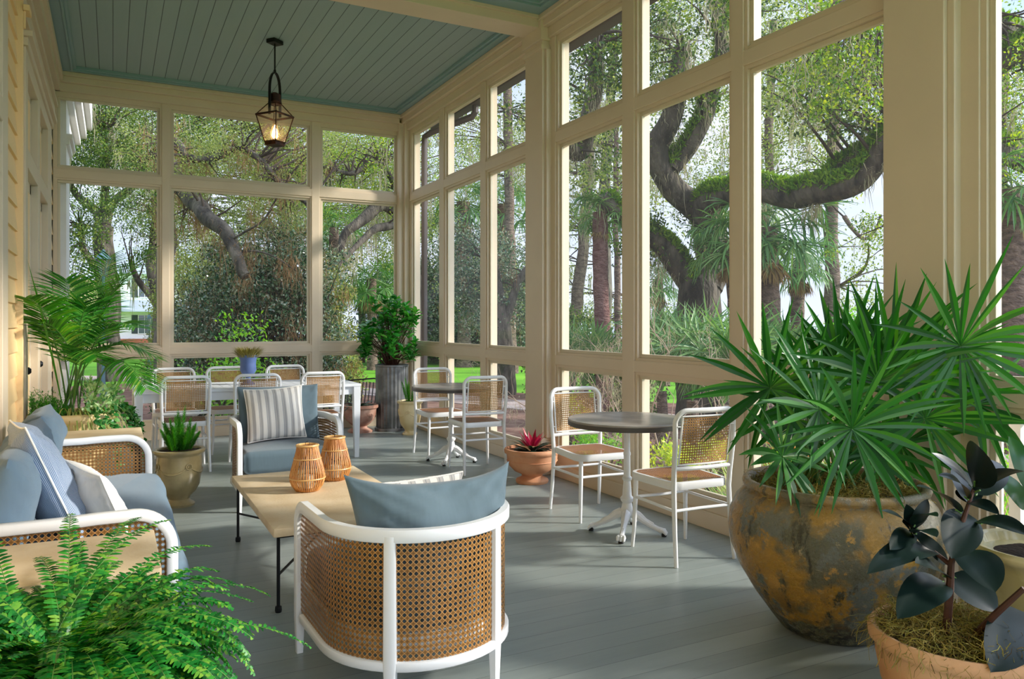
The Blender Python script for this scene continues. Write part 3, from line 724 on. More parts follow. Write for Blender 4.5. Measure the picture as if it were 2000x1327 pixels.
mb = MB(); mb.slab(rrect(XB+.05, XF+.075, Y0+.035, Y1-.035, .09, 8), .212, .44, .085, seg=6, bulge=.03); wrinkle(mb, .011, 5, stretch=(2.5, .8, 1)); mb.build('seat_cushion', M['blue'], sf, angle=70)
for k in range(3):
    yc = -.70+.70*k; mb, s_ = pillow(.70, .48, .24, n=26, seed=11+k, wr=.014, pinch=.05)
    mb.xform(Matrix.Translation((XB+.155, yc, .645)) @ Matrix.Rotation(R(-90), 4, 'Z') @ Matrix.Rotation(R(-12), 4, 'X') @ Matrix.Scale(-1, 4, (1, 0, 0)) @ Matrix.Identity(4))
    mb.build('back_cushion', M['blue'], sf, angle=70)
throw('throw_pillow', 'large blue pinstriped pillow leaning at the middle of the sofa', 'pillow', M['pin'], .56, .52, .19, (-.16, 3.80, .465), R(-78), R(22), R(-3), 21, piping=M['linen'], wr=.010)
throw('throw_pillow', 'small white linen pillow leaning against the blue pinstriped one on the sofa', 'pillow', M['linen'], .40, .32, .13, (-.005, 3.74, .468), R(-70), R(24), R(4), 25, piping=M['linen'], wr=.011)

# ------------------------------------------------------------------ stone side tables at both ends of the sofa
def side_table(loc, label):
    t = empty('side_table', loc, label, 'side table', group='stone side tables beside the sofa')
    mb = MB(); mb.slab(rrect(-.27, .25, -.25, .25, .008, 2), .56, .60, .004, 2); mb.build('tabletop', M['stone'], t, angle=30)
    for (x, y) in ((-.24, -.22), (.22, -.22), (-.24, .22), (.22, .22)):
        mb = MB(); mb.box(x-.013, x+.013, y-.013, y+.013, 0, .56); mb.build('leg', M['iron'], t, smooth=False, bevel=.002)
    mb = MB()
    for (a, b) in (((-.24, -.22), (.22, -.22)), ((-.24, .22), (.22, .22)), ((-.24, -.22), (-.24, .22)), ((.22, -.22), (.22, .22))):
        mb.tube([(a[0], a[1], .545), (b[0], b[1], .545)], .009, 6)
    mb.build('apron', M['iron'], t)
    return t
side_table((-.115, 2.865, 0), 'square stone side table at the near end of the sofa behind the fern fronds')
side_table((-.075, 5.66, 0), 'square stone side table at the far end of the sofa below the palm urn').scale = (1, 1, 1.06)

# ------------------------------------------------------------------ coffee table
ct = empty('coffee_table', (1.045, 4.365, 0), 'low coffee table with beige stone top on thin black iron legs', 'coffee table', rz=R(0))
mb = MB(); mb.slab(rrect(-.385, .385, -.70, .70, .006, 2), .362, .402, .004, 2); mb.build('tabletop', M['stone'], ct, angle=30)
legs = [(-.355, -.655), (.355, -.655), (.355, .655), (-.355, .655)]
for (x, y) in legs:
    mb = MB(); mb.tube([(x, y, .36), (x, y, .03), (x, y, .028), (x, y, .012), (x, y, .0)], [.0085, .0085, .015, .0165, .014], 10); mb.build('leg', M['iron'], ct)
mb = MB()
for i in range(4):
    a, b = legs[i], legs[(i+1) % 4]; mb.tube([(a[0], a[1], .353), (b[0], b[1], .353)], .008, 6)
mb.build('apron', M['iron'], ct)
for (a, b) in ((legs[0], legs[2]), (legs[1], legs[3])):
    mb = MB(); mb.tube([(a[0], a[1], .175), (b[0], b[1], .175)], .0065, 8); mb.build('cross_brace', M['iron'], ct)

# ------------------------------------------------------------------ rattan candle lanterns
def rattan_lantern():
    t = empty('rattan_lantern', (0, 0, 0), 'x', 'lantern', group='rattan lanterns on the coffee table')
    prof = [(.060, 0), (.082, .025), (.094, .06), (.096, .085), (.088, .125), (.074, .175), (.062, .22), (.056, .255)]
    def rad(z):
        for (a, b) in zip(prof, prof[1:]):
            if b[1] >= z: return a[0]+(b[0]-a[0])*(z-a[1])/(b[1]-a[1])
        return prof[-1][0]
    mb = MB(); rr = random.Random(4)
    for k in range(44):
        a = 2*PI*k/44+rr.uniform(-.02, .02); pts = []
        for j in range(10):
            z = .004+.251*j/9; q = rad(z)+rr.uniform(-.0012, .0012); aa = a+rr.uniform(-.008, .008)
            pts.append((q*math.cos(aa), q*math.sin(aa), z))
        mb.tube(pts, .0036, 5)
    mb.build('slats', M['rattan'], t)
    for z, th in ((.258, .006), (.185, .0035), (.075, .0040)):
        mb = MB(); q = rad(z)+.004; mb.tube([(q*math.cos(2*PI*k/40), q*math.sin(2*PI*k/40), z) for k in range(40)], th, 6, closed=True)
        if z > .25: mb.tube([((q-.010)*math.cos(2*PI*k/40), (q-.010)*math.sin(2*PI*k/40), z) for k in range(40)], th, 6, closed=True)
        mb.build('ring', M['rattan_ring'], t)
    mb = MB(); mb.lathe([(.001, .002), (.062, .002), (.064, .010), (.001, .012)], 30); mb.build('base', M['rattan'], t)
    mb = MB(); mb.lathe([(.040, .013), (.040, .17), (.038, .17), (.038, .015), (.001, .0145)], 28, cap=False); mb.build('glass_cylinder', M['glass'], t)
    mb = MB(); mb.lathe([(.001, .016), (.032, .016), (.032, .085), (.028, .088), (.001, .086)], 24); mb.tube([(0, 0, .086), (.001, 0, .097)], .0015, 5); mb.build('candle', M['candle'], t)
    mb = MB(); mb.tube([(.057*math.cos(a)-.0, .012*math.sin(a)-.085*abs(math.sin(a)), .255-.13*math.sin(a)) for a in np.linspace(0, PI, 15)], .003, 6); mb.xform(Matrix.Rotation(R(-80), 4, 'Z')); mb.build('handle', M['iron'], t)
    mb = MB(); mb.tube([(.012*math.cos(a), 0, .268+.012*math.sin(a)) for a in np.linspace(-.6, PI+.6, 12)], .0012, 5); mb.build('wire_hook', M['iron'], t)
    return t
l1 = rattan_lantern(); l1['label'] = 'rattan candle lantern nearer the camera on the stone coffee table'; l1.location = (.985, 4.43, .402)
l2 = copy_tree(l1); l2['label'] = 'rattan candle lantern standing just behind the other one on the coffee table'; l2.location = (1.20, 4.66, .402); l2.rotation_euler = (0, 0, R(70))

# ------------------------------------------------------------------ white cane bistro chair (back at -y, faces +y)
def make_chair():
    t = empty('cane_chair', (0, 0, 0), 'x', 'chair')
    # rear legs + back hoop as one bent tube
    def side(s): return [(s*.203, -.235, 0), (s*.196, -.212, .20), (s*.192, -.198, .42), (s*.196, -.205, .52), (s*.202, -.225, .68)]
    pts = side(-1)
    for k in range(0, 9): a = R(180-90*k/8); pts.append((-.202+.065+.065*math.cos(a), -.225-.025*(k/8), .80+.068*math.sin(a)))
    for k in range(1, 5): pts.append((-.137+.274*k/5, -.25-.012*math.sin(PI*k/5), .868))
    for k in range(8, -1, -1): a = R(90*k/8); pts.append((.202-.065+.065*math.cos(a), -.225-.025*(k/8), .80+.068*math.sin(a)))
    pts += side(1)[::-1]
    n_ = len(pts); rr = [.0115, .0135]+[.0150]*(n_-4)+[.0135, .0115]
    mb = MB(); mb.tube(pts, rr, 10); mb.build('back_frame', M['white'], t)
    mb = MB(); mb.tube([(-.196, -.206, .540), (-.1, -.222, .540), (0, -.228, .540), (.1, -.222, .540), (.196, -.206, .540)], .012, 8); mb.build('back_rail', M['white'], t)
    # cane back panel with slim frame
    def bp(u, v):   # u -1..1, v 0..1
        y = -.208-.040*v-.016*(1-u*u); return (u*.168, y, .562+.275*v)
    mb = MB(); n1, n2 = 8, 6; vs = []; uv = []
    for j in range(n2+1):
        for i in range(n1+1): p = bp(2*i/n1-1, j/n2); vs.append(p); uv.append((p[0], p[2]))
    mb.add(vs, [(j*(n1+1)+i, j*(n1+1)+i+1, (j+1)*(n1+1)+i+1, (j+1)*(n1+1)+i) for j in range(n2) for i in range(n1)], uv); mb.build('cane_back', M['cane_fine'], t)
    loop = [bp(-1+2*k/8, 0) for k in range(8)]+[bp(1, k/5) for k in range(5)]+[bp(1-2*k/8, 1) for k in range(8)]+[bp(-1, 1-k/5) for k in range(5)]
    mb = MB(); mb.tube(loop, .0055, 6, closed=True)
    for s in (-1, 1):
        for z_ in (.60, .78): mb.tube([bp(s, (z_-.562)/.275), (s*.196, bp(s, (z_-.562)/.275)[1], z_)], .004, 5)
    mb.build('back_panel_frame', M['white'], t)
    # seat
    outl = []
    for (x, y, r, a0) in ((.205, .225, .07, 0), (-.205, .225, .07, 90), (-.185, -.19, .05, 180), (.185, -.19, .05, 270)):
        cx = x-math.copysign(r, x); cy = y-math.copysign(r, y)
        for k in range(7): a = R(a0+90*k/6); outl.append((cx+r*math.cos(a), cy+r*math.sin(a)))
    ring = [(x, y, .438) for (x, y) in outl]; c0 = Vector((0, .02, .438))
    nn = [(Vector(p)-c0).normalized() for p in ring]
    mb = MB(); mb.rsweep(ring, nn, .026, .044, closed=True); mb.build('seat_frame', M['white'], t, angle=50)
    mb = MB(); K = 5; N_ = len(outl); vs = [(0, .02, .4575)]; uv = [(.001, .02)]
    for q in range(1, K+1):
        for (x, y) in outl: X_ = x*.955*q/K; Y_ = .02+(y-.02)*.955*q/K; vs.append((X_, Y_, .4575+.003*q/K)); uv.append((X_, Y_))
    fs = [(0, 1+i, 1+(i+1) % N_) for i in range(N_)]+[(1+(q-1)*N_+i, 1+q*N_+i, 1+q*N_+(i+1) % N_, 1+(q-1)*N_+(i+1) % N_) for q in range(1, K) for i in range(N_)]
    mb.add(vs, fs, uv); mb.build('cane_seat', M['cane_seat'], t)
    for s in (-1, 1):
        mb = MB(); mb.tube([(s*.182, .195, .44), (s*.184, .197, .3), (s*.190, .203, .12), (s*.196, .212, 0)], [.0155, .0145, .0125, .010], 10); mb.build('leg', M['white'], t)
    mb = MB(); z = .305
    mb.tube([(-.187, .195, z), (-.187, 0, z), (-.194, -.205, z)], .009, 7); mb.tube([(.187, .195, z), (.187, 0, z), (.194, -.205, z)], .009, 7)
    mb.tube([(-.187, .198, z+.0), (0, .185, z), (.187, .198, z)], .009, 7); mb.tube([(-.194, -.203, z), (0, -.195, z), (.194, -.203, z)], .009, 7)
    mb.build('stretcher', M['white'], t)
    return t
M['cane_seat'] = cane_mat('cane_seat_weave', .0150, hole=.22, c_light='#c58a55', c_mid='#a5683a', c_dark='#6d3f22')
proto = None
def chair(x, y, rz, label, group):
    global proto
    if proto is None: proto = make_chair(); o = proto
    else: o = copy_tree(proto)
    o.location = (x, y, 0); o.rotation_euler = (0, 0, R(rz)); o['label'] = label; o['group'] = group
    return o
G1, G2, G3 = 'cane chairs at the near round table', 'cane chairs at the far round table', 'cane chairs around the long white table'
chair(2.985, 3.59, -3, 'white cane chair with its back to the camera at the near grey round table', G1)
chair(3.02, 4.61, 176, 'white cane chair on the far side of the near grey round table by the screen', G1)
chair(2.985, 6.47, -4, 'white cane chair with its back to the camera at the far grey round table', G2)
chair(2.985, 7.37, 178, 'white cane chair on the far side of the far grey round table', G2)
chair(.585, 7.72, 0, 'white cane chair on the near side of the long table behind the olive urn', G3)
chair(1.205, 7.72, 0, 'white cane chair at the long table directly behind the far armchair', G3)
chair(1.82, 7.74, 0, 'rightmost white cane chair on the near side of the long table', G3)
chair(.57, 8.62, 180, 'white cane chair across the long table, touched by the palm leaves', G3)
chair(1.10, 8.62, 180, 'white cane chair across the long table, directly left of the blue urn', G3)
chair(1.72, 8.62, 180, 'white cane chair across the long table, right of the blue urn', G3)

# ------------------------------------------------------------------ bistro tables
def make_bistro():
    t = empty('bistro_table', (0, 0, 0), 'x', 'table', group='round bistro tables by the screens')
    mb = MB(); mb.slab([(.38*math.cos(2*PI*k/64), .38*math.sin(2*PI*k/64)) for k in range(64)], .728, .742, .003, 3); mb.build('tabletop', M['tabletop'], t, angle=40)
    mb = MB(); mb.lathe([(.375, .700), (.381, .704), (.381, .7285), (.36, .7285)], 64); mb.build('tabletop_edge', M['tabletop_edge'], t, angle=40)
    mb = MB(); mb.lathe([(.02, .10), (.040, .115), (.045, .14), (.036, .17), (.030, .20), (.042, .215), (.044, .23), (.030, .245), (.026, .30), (.023, .34), (.031, .35), (.031, .362), (.022, .372), (.021, .50), (.024, .51), (.024, .52), (.020, .53), (.020, .66), (.03, .69), (.09, .698), (.09, .702)], 28); mb.build('column', M['white'], t, angle=40)
    for k in range(4):
        mb = MB(); a = R(45+90*k); c, s = math.cos(a), math.sin(a)
        P_ = [(.02, .135), (.06, .125), (.10, .095), (.15, .065), (.195, .045), (.225, .034)]
        mb.tube([(r_*c, r_*s, z) for r_, z in P_], [.030, .028, .021, .017, .016, .02], 10)
        mb.tube([(r_*c, r_*s, z) for r_, z in ((.04, .155), (.08, .135), (.12, .10), (.17, .075))], [.012, .011, .008, .006], 8)
        for off in (-.014, 0, .014): mb.tube([(.215*c-off*s, .215*s+off*c, .038), (.235*c-off*s*1.3, .235*s+off*c*1.3, .036), (.252*c-off*s*1.4, .252*s+off*c*1.4, .016)], [.012, .013, .007], 8)
        mb.build('foot', M['white'], t)
        mb = MB(); mb.lathe([(.016, 0), (.017, .012), (.010, .022)], 14, c=(.235*c, .235*s, 0)); mb.build('glide', M['dark_pot'], t)
    return t
b1 = make_bistro(); b1['label'] = 'round grey topped bistro table on white claw feet in the middle screen bay'; b1.location = (2.94, 4.06, 0)
b2 = copy_tree(b1); b2['label'] = 'round grey topped bistro table on white claw feet near the far corner'; b2.location = (2.93, 6.94, 0); b2.rotation_euler = (0, 0, R(6))

# ------------------------------------------------------------------ long dining table
dt = empty('dining_table', (1.195, 8.02, 0), 'long white slatted dining table in front of the end screens', 'dining table')
mb = MB(); hx, hy = 1.03, .43
mb.box(-hx, hx, -hy, -hy+.07, .715, .742); mb.box(-hx, hx, hy-.07, hy, .715, .742); mb.box(-hx, -hx+.08, -hy+.07, hy-.07, .715, .742); mb.box(hx-.08, hx, -hy+.07, hy-.07, .715, .742); mb.build('top_frame', M['white_table'], dt, smooth=False, bevel=.003)
mb = MB(); n = 22; wdt = (2*hx-.16)/n
for k in range(n): x = -hx+.08+k*wdt; mb.box(x+.002, x+wdt-.002, -hy+.07, hy-.07, .717, .740)
mb.build('top_slats', M['white_table'], dt, smooth=False, bevel=.002)
mb = MB(); mb.box(-hx+.05, hx-.05, -hy+.03, -hy+.05, .635, .715); mb.box(-hx+.05, hx-.05, hy-.05, hy-.03, .635, .715); mb.box(-hx+.03, -hx+.05, -hy+.03, hy-.03, .635, .715); mb.box(hx-.05, hx-.03, -hy+.03, hy-.03, .635, .715); mb.build('apron', M['white_table'], dt, smooth=False, bevel=.002)
for sx in (-1, 1):
    for sy in (-1, 1):
        mb = MB(); x, y = sx*(hx-.04), sy*(hy-.04); a = .036; b = .022
        vs = [(x+i*q, y+j*q, z) for z, q in ((0, b), (.5, a-.003), (.715, a)) for (i, j) in ((1, 1), (-1, 1), (-1, -1), (1, -1))]
        mb.add(vs, [(k, (k+1) % 4, 4+(k+1) % 4, 4+k) for k in range(4)]+[(4+k, 4+(k+1) % 4, 8+(k+1) % 4, 8+k) for k in range(4)]+[(3, 2, 1, 0), (8, 9, 10, 11)]); mb.build('leg', M['white_table'], dt, smooth=False, bevel=.003)

# ================================================================== plants
LM = {}
LM['areca'] = leaf_mat('areca_leaf', ['#1f5a17', '#2d7a22', '#4f9a34', '#8aae48'], .38, .35)
LM['fan'] = leaf_mat('fan_palm_leaf', ['#164516', '#205c1e', '#33782b', '#569239'], .36, .25, coat=.08, spec=.35)
LM['fern'] = leaf_mat('fern_pinna', ['#0f4a1c', '#1a6d28', '#268634', '#4a9f38', '#8fba46'], .42, .35)
LM['foxtail'] = leaf_mat('foxtail_needle', ['#2a7a22', '#46a030', '#78bb48'], .5, .3)
LM['rubber'] = leaf_mat('rubber_leaf', ['#0c1816', '#11211e', '#172b22'], .34, 0, coat=.0, spec=.30)
LM['green_rubber'] = leaf_mat('green_rubber_leaf', ['#1d4a22', '#2f6a2c'], .25, .15, coat=.4)
LM['shrub'] = leaf_mat('glossy_shrub_leaf', ['#1d6422', '#2c8532', '#4aa544', '#6fb954'], .28, .25, coat=.3)
LM['ivy'] = leaf_mat('ivy_leaf', ['#1c5523', '#2f7a33', '#6fa557'], .4, .25)
LM['varieg'] = leaf_mat('variegated_leaf', ['#4d8f4a', '#a9cf8a', '#dcebbf'], .4, .3)
LM['grass'] = leaf_mat('trailing_grass_blade', ['#4f8a35', '#8fae4c', '#c9c987', '#9a8f52'], .5, .3)
LM['tuft'] = leaf_mat('brown_green_tuft', ['#6b5a2c', '#7d7a33', '#8f8440', '#4e5c26'], .6, .2)
LM['prayer'] = leaf_mat('dark_prayer_leaf', ['#1c3326', '#2c4a33', '#16261f'], .3, .1, coat=.3)
LM['prayer_red'] = leaf_mat('crimson_prayer_leaf', ['#8f1230', '#b3213f', '#c94a52', '#7c1a33'], .35, .3)
LM['prayer_pink'] = leaf_mat('pink_and_cream_prayer_leaf', ['#d99a7c', '#c7b48e', '#9c7f5c'], .35, .3)
LM['moss'] = leaf_mat('dry_moss_strand', ['#6d6a30', '#8f8a45', '#a5924f', '#5c4a28'], .8, .15, spec=.2)

def blade(mb, pts, wid, nrm, fold=.25, base=.3, peak=.45):
    """long leaf along pts, width profile pointed at the tip, folded in a V along the midrib"""
    n = len(pts); vs = []
    for i, p in enumerate(pts):
        t = i/(n-1); p = Vector(p); a = pts[min(i+1, n-1)]; b = pts[max(i-1, 0)]; d = (Vector(a)-Vector(b)).normalized()
        sd = d.cross(nrm); sd = sd.normalized() if sd.length > 1e-5 else Vector((1, 0, 0)); up = sd.cross(d)
        w_ = wid*(base+(1-base)*(t/peak) if t < peak else max(0.02, 1-((t-peak)/(1-peak))**1.6))*.5
        vs += [p-sd*w_+up*w_*fold, p, p+sd*w_+up*w_*fold]
    fs = []
    for i in range(n-1): k = 3*i; fs += [(k, k+1, k+4, k+3), (k+1, k+2, k+5, k+4)]
    mb.add(vs, fs)
def droop_path(p0, d, L, g, n=7):
    p = Vector(p0); d = Vector(d).normalized(); P = [p.copy()]; st = L/(n-1)
    for i in range(1, n): d = (d+Vector((0, 0, -g*st))).normalized(); p = p+d*st; P.append(p.copy())
    return P
def fan_leaf(mb, hub, axis, nrm, L, nseg=20, spread=150, wid=.036, g=1.0, cup=.25, rnd=None, n=7):
    rnd = rnd or random; axis = Vector(axis).normalized(); nrm = Vector(nrm); nrm = (nrm-axis*nrm.dot(axis)).normalized(); sd = axis.cross(nrm)
    for k in range(nseg):
        a = R(-spread+2*spread*k/(nseg-1)+rnd.uniform(-2, 2)); d = axis*math.cos(a)+sd*math.sin(a)+nrm*cup*rnd.uniform(.7, 1.3)
        l_ = L*(1-.22*abs(a)/R(180))*rnd.uniform(.88, 1.08)
        blade(mb, droop_path(hub, d, l_, g*rnd.choice((.3, .7, 1.1, 1.6, 3.0)), n), wid*rnd.uniform(.8, 1.15), nrm+Vector((rnd.uniform(-.15, .15),)*3), .35, base=.18, peak=.42)
def oval_leaf(mb, base, tip, wid, nrm, fold=.18, curl=.12, n=9):
    base = Vector(base); tip = Vector(tip); ax = tip-base; L = ax.length; d = ax.normalized(); nrm = Vector(nrm); nrm = (nrm-d*nrm.dot(d)); nrm = nrm.normalized() if nrm.length > 1e-4 else d.orthogonal()
    sd = d.cross(nrm); vs = []; W = 5
    for i in range(n+1):
        t = i/n; w_ = wid/2*math.sin(PI*min(1, t)**.85)**.62*(1 if t < .9 else (1-(t-.9)*5)); c = base+ax*t+nrm*(-curl*L*(2*t-1)**2+curl*L)
        for k in range(W):
            u = (k/(W-1))*2-1; vs.append(c+sd*(u*w_)+nrm*(abs(u)*w_*fold-(u*u)*w_*fold*.3))
    mb.add(vs, [(i*W+k, i*W+k+1, (i+1)*W+k+1, (i+1)*W+k) for i in range(n) for k in range(W-1)])
def moss_top(name, parent, mt, cx, cy, z, rad, n, hang=.0, rnd=None, th=.0016, lift=.03):
    rnd = rnd or random.Random(1); mb = MB()
    for k in range(n):
        a = rnd.uniform(0, 2*PI); q = rad*math.sqrt(rnd.random()); p = Vector((cx+q*math.cos(a), cy+q*math.sin(a), z+rnd.uniform(0, lift)*(1-q/rad*.5)))
        d = Vector((rnd.uniform(-1, 1), rnd.uniform(-1, 1), rnd.uniform(-.1, .9))).normalized(); P = [p.copy()]
        for i in range(5):
            d = (d+Vector((rnd.uniform(-.9, .9), rnd.uniform(-.9, .9), rnd.uniform(-.9, .5)))).normalized(); p = p+d*rnd.uniform(.010, .022)
            if (p-Vector((cx, cy, p.z))).length < rad*.97: p.z = max(p.z, z-.004)
            elif hang: p.z -= .01
            P.append(p.copy())
        s_ = Vector((rnd.uniform(-1, 1), rnd.uniform(-1, 1), rnd.uniform(-1, 1))).normalized()*th
        vs = []
        for p_ in P: vs += [p_-s_, p_+s_]
        mb.add(vs, [(2*i, 2*i+1, 2*i+3, 2*i+2) for i in range(len(P)-1)])
    o = mb.build(name, mt, parent, smooth=False); return o
def soil(parent, r, z, mt=None, c=(0, 0)):
    mb = MB(); mb.lathe([(.001, z), (r*.5, z+.012), (r, z)], 32, c=(c[0], c[1], 0), cap=False)
    wrinkle(mb, .004, 30); return mb.build('soil', mt or M['soil'], parent)

# ------------------------------------------------------------------ great ochre jar with fan palms
jm = bpy.data.materials.new('flaking_ochre_glaze'); jm.use_nodes = True; g = NG(jm)
tcn = g.n('ShaderNodeTexCoord')
def nz_(sc, det=8, rough=.6, st=None, off=0):
    mp = g.n('ShaderNodeMapping'); mp.inputs['Location'].default_value = (off, off, off); mp.inputs['Scale'].default_value = st or (1, 1, 1); g.l(tcn.outputs['Object'], mp.inputs[0])
    n = g.n('ShaderNodeTexNoise'); n.inputs['Scale'].default_value = sc; n.inputs['Detail'].default_value = det; n.inputs['Roughness'].default_value = rough; g.l(mp.outputs[0], n.inputs['Vector']); return n.outputs['Fac']
def ramp(f, a, b):
    r = g.n('ShaderNodeMapRange'); r.inputs['From Min'].default_value = a; r.inputs['From Max'].default_value = b; g.l(f, r.inputs['Value']); return r.outputs[0]
A1 = nz_(3.2, 6, .55, off=3); A2 = nz_(5.5, 8, .7, off=9); A3 = nz_(11, 9, .75, off=1); A4 = nz_(26, 6, .7); A5 = nz_(5, 9, .8, st=(2.4, 2.4, .6), off=5)
sp = g.n('ShaderNodeSeparateXYZ'); g.l(tcn.outputs['Object'], sp.inputs[0])
c = g.mix(ramp(A1, .47, .53), lin('#5b5a44'), lin('#a07a2c'))
c = g.mix(ramp(A2, .53, .57), c, lin('#666a60'))
c = g.mix(ramp(A5, .55, .61), c, lin('#34321f'))
c = g.mix(ramp(A3, .57, .62), c, lin('#b98f45'))
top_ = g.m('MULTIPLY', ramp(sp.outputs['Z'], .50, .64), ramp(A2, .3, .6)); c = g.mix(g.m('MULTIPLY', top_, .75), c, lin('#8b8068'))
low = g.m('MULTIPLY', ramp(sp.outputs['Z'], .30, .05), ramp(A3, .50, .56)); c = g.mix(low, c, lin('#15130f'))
c = g.mix(g.m('MULTIPLY', ramp(A4, .60, .70), .6), c, lin('#b7a680'))
g.l(c, g.b.inputs['Base Color']); g.l(ramp(A3, .2, 1.2), g.b.inputs['Roughness'])
bp = g.n('ShaderNodeBump'); bp.inputs['Strength'].default_value = .8; bp.inputs['Distance'].default_value = .012; g.l(g.m('ADD', A3, g.m('MULTIPLY', A4, .4)), bp.inputs['Height']); g.l(bp.outputs[0], g.b.inputs['Normal'])
JX, JY = 2.845, 2.385
jar = empty('jar_planter', (JX, JY, 0), 'huge flaking ochre and grey glazed jar planted with spiky fan palms', 'planter')
mb = MB(); mb.lathe([(.001, 0), (.20, 0), (.225, .015), (.26, .06), (.335, .16), (.40, .265), (.437, .36), (.448, .44), (.440, .51), (.415, .57), (.385, .605), (.370, .615), (.372, .622), (.384, .63), (.388, .645), (.380, .66), (.362, .662), (.350, .65), (.345, .62), (.33, .58), (.001, .56)], 96, cap=False)
for i, p in enumerate(mb.v):
    d = noise.noise(Vector(p)*4)*.006; q = Vector((p[0], p[1], 0)); q = q.normalized()*d if q.length > .05 else q*0; mb.v[i] = (p[0]+q.x, p[1]+q.y, p[2])
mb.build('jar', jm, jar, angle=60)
soil(jar, .345, .60)
moss_top('moss', jar, LM['moss'], 0, 0, .612, .35, 2600, rnd=random.Random(5), lift=.05, th=.0014, hang=0)
rf = random.Random(12)
J0 = Vector((JX, JY, 0))
fans = [ # hub px, py, depth, axis in view (dx right, dy up), length, normal tilt, spread, nseg
 (1504, 758, 3.35, (-.15, 1), .44, 150, 19, .6), (1664, 838, 3.02, (.05, 1), .46, 158, 24, .8), (1876, 676, 3.15, (.25, 1), .46, 165, 24, .5), (1806, 818, 3.30, (.35, 1), .44, 150, 20, .8),
 (1528, 893, 3.25, (-.5, .3), .30, 165, 18, 1.2), (1690, 760, 3.60, (.1, 1), .50, 90, 16, .4), (1745, 735, 3.45, (.45, 1), .50, 85, 15, .5), (1610, 745, 3.6, (-.1, 1), .45, 110, 16, .5),
 (1590, 860, 3.5, (-.3, .6), .34, 150, 16, 1.0), (1700, 890, 3.45, (.2, .3), .34, 160, 18, 1.4), (1600, 800, 3.15, (-.7, .5), .40, 120, 15, .8), (1760, 870, 3.6, (.6, .3), .36, 150, 16, 1.0), (1905, 790, 3.45, (.9, .3), .40, 120, 14, 1.0), (1640, 720, 3.5, (-.05, 1), .46, 75, 15, .4), (1715, 745, 3.25, (.15, 1), .48, 80, 16, .4), (1570, 790, 3.4, (-.2, 1), .42, 110, 16, .6), (1555, 820, 3.65, (-.4, .8), .36, 130, 14, .8)]
RT = Vector((CS, -SN, 0)); FW = Vector((SN, CS, 0)); UP = Vector((0, 0, 1))
for (px, py, d, ax, L_, spr, ns, g_) in fans:
    hub = at(px, py, d)-J0; root = Vector((rf.uniform(-.13, .13), rf.uniform(-.13, .13), .60)); 
    out = Vector((hub.x, hub.y, 0)); axis = RT*ax[0]+UP*ax[1]+FW*rf.uniform(-.3, .1)
    nrm = -FW*1.0+UP*.75+RT*rf.uniform(-.3, .3)
    mb = MB(); fan_leaf(mb, hub, axis, nrm, L_, ns, spr, .034, g_*rf.uniform(.7, 1.5), .22, rf)
    o = mb.build('fan_leaf', LM['fan'], jar)
    mid = (root+hub)/2+Vector((0, 0, .05)); mb = MB(); mb.tube([root, root.lerp(mid, .5)+Vector((0, 0, .02)), mid, mid.lerp(hub, .5)+Vector((0, 0, .02)), hub], [.009, .008, .007, .006, .005], 6); mb.build('leaf_stalk', M['stem_green'], o)

# ------------------------------------------------------------------ palm in the sand coloured urn
UX, UY = -.265, 6.55
ur = empty('urn_planter', (UX, UY, 0), 'large sand coloured urn by the house wall holding an areca palm and trailing plants', 'planter')
mb = MB(); mb.lathe([(.001, 0), (.15, 0), (.155, .03), (.13, .05), (.125, .09), (.15, .14), (.20, .25), (.235, .40), (.25, .55), (.25, .60), (.26, .625), (.285, .64), (.297, .665), (.29, .69), (.27, .70), (.25, .695), (.235, .67), (.001, .63)], 64, cap=False, flute=None)
mb.build('urn', M['sand_glaze'], ur, angle=50)
mb = MB(); mb.tube([(.254*math.cos(2*PI*k/48), .254*math.sin(2*PI*k/48), .57) for k in range(48)], .006, 6, closed=True)
for k in range(6):
    a0 = 2*PI*k/6; mb.tube([(.262*math.cos(a0+t*PI/3), .262*math.sin(a0+t*PI/3), .53-.07*math.sin(t*PI)) for t in np.linspace(0, 1, 9)], .010, 6)
mb.build('swag_relief', M['sand_glaze'], ur)
soil(ur, .245, .665)
ra = random.Random(3); U0 = Vector((UX, UY, 0))
def frond(parent, p0, tip, arch, nl, ll, wd, mt, rnd, stalk=.3, up=Vector((0, 0, 1)), droop=1.6, name='frond', cm=1.0):
    p0 = Vector(p0); tip = Vector(tip); ctrl = p0.lerp(tip, .35)+Vector((0, 0, arch)); N = nl
    def B(t): return p0*(1-t)**2+ctrl*2*t*(1-t)+tip*t*t
    mb = MB()
    for k in range(N):
        t = stalk+(1-stalk)*(k+.5)/N; p = B(t); d = (B(min(1, t+.02))-B(t-.02)).normalized(); sd = d.cross(up); sd = sd.normalized() if sd.length > .05 else Vector((1, 0, 0)); lu = sd.cross(d)
        l_ = ll*(math.sin(PI*(.12+.80*(k+.5)/N))**.7)
        for s in (-1, 1):
            dd = d*(.55+.35*k/N)+sd*s*cm+lu*.25+Vector((rnd.uniform(-.08, .08),)*3)
            blade(mb, droop_path(p, dd, l_*rnd.uniform(.85, 1.1), droop*rnd.uniform(.6, 1.5), 5), wd*rnd.uniform(.8, 1.1), lu, .2, base=.35, peak=.3)
    o = mb.build(name, mt, parent); mb = MB(); mb.tube([B(t) for t in np.linspace(0, 1, 12)], [.007*(1-.8*t) for t in np.linspace(0, 1, 12)], 5); mb.build('rachis', M['stem_green'], o); return o
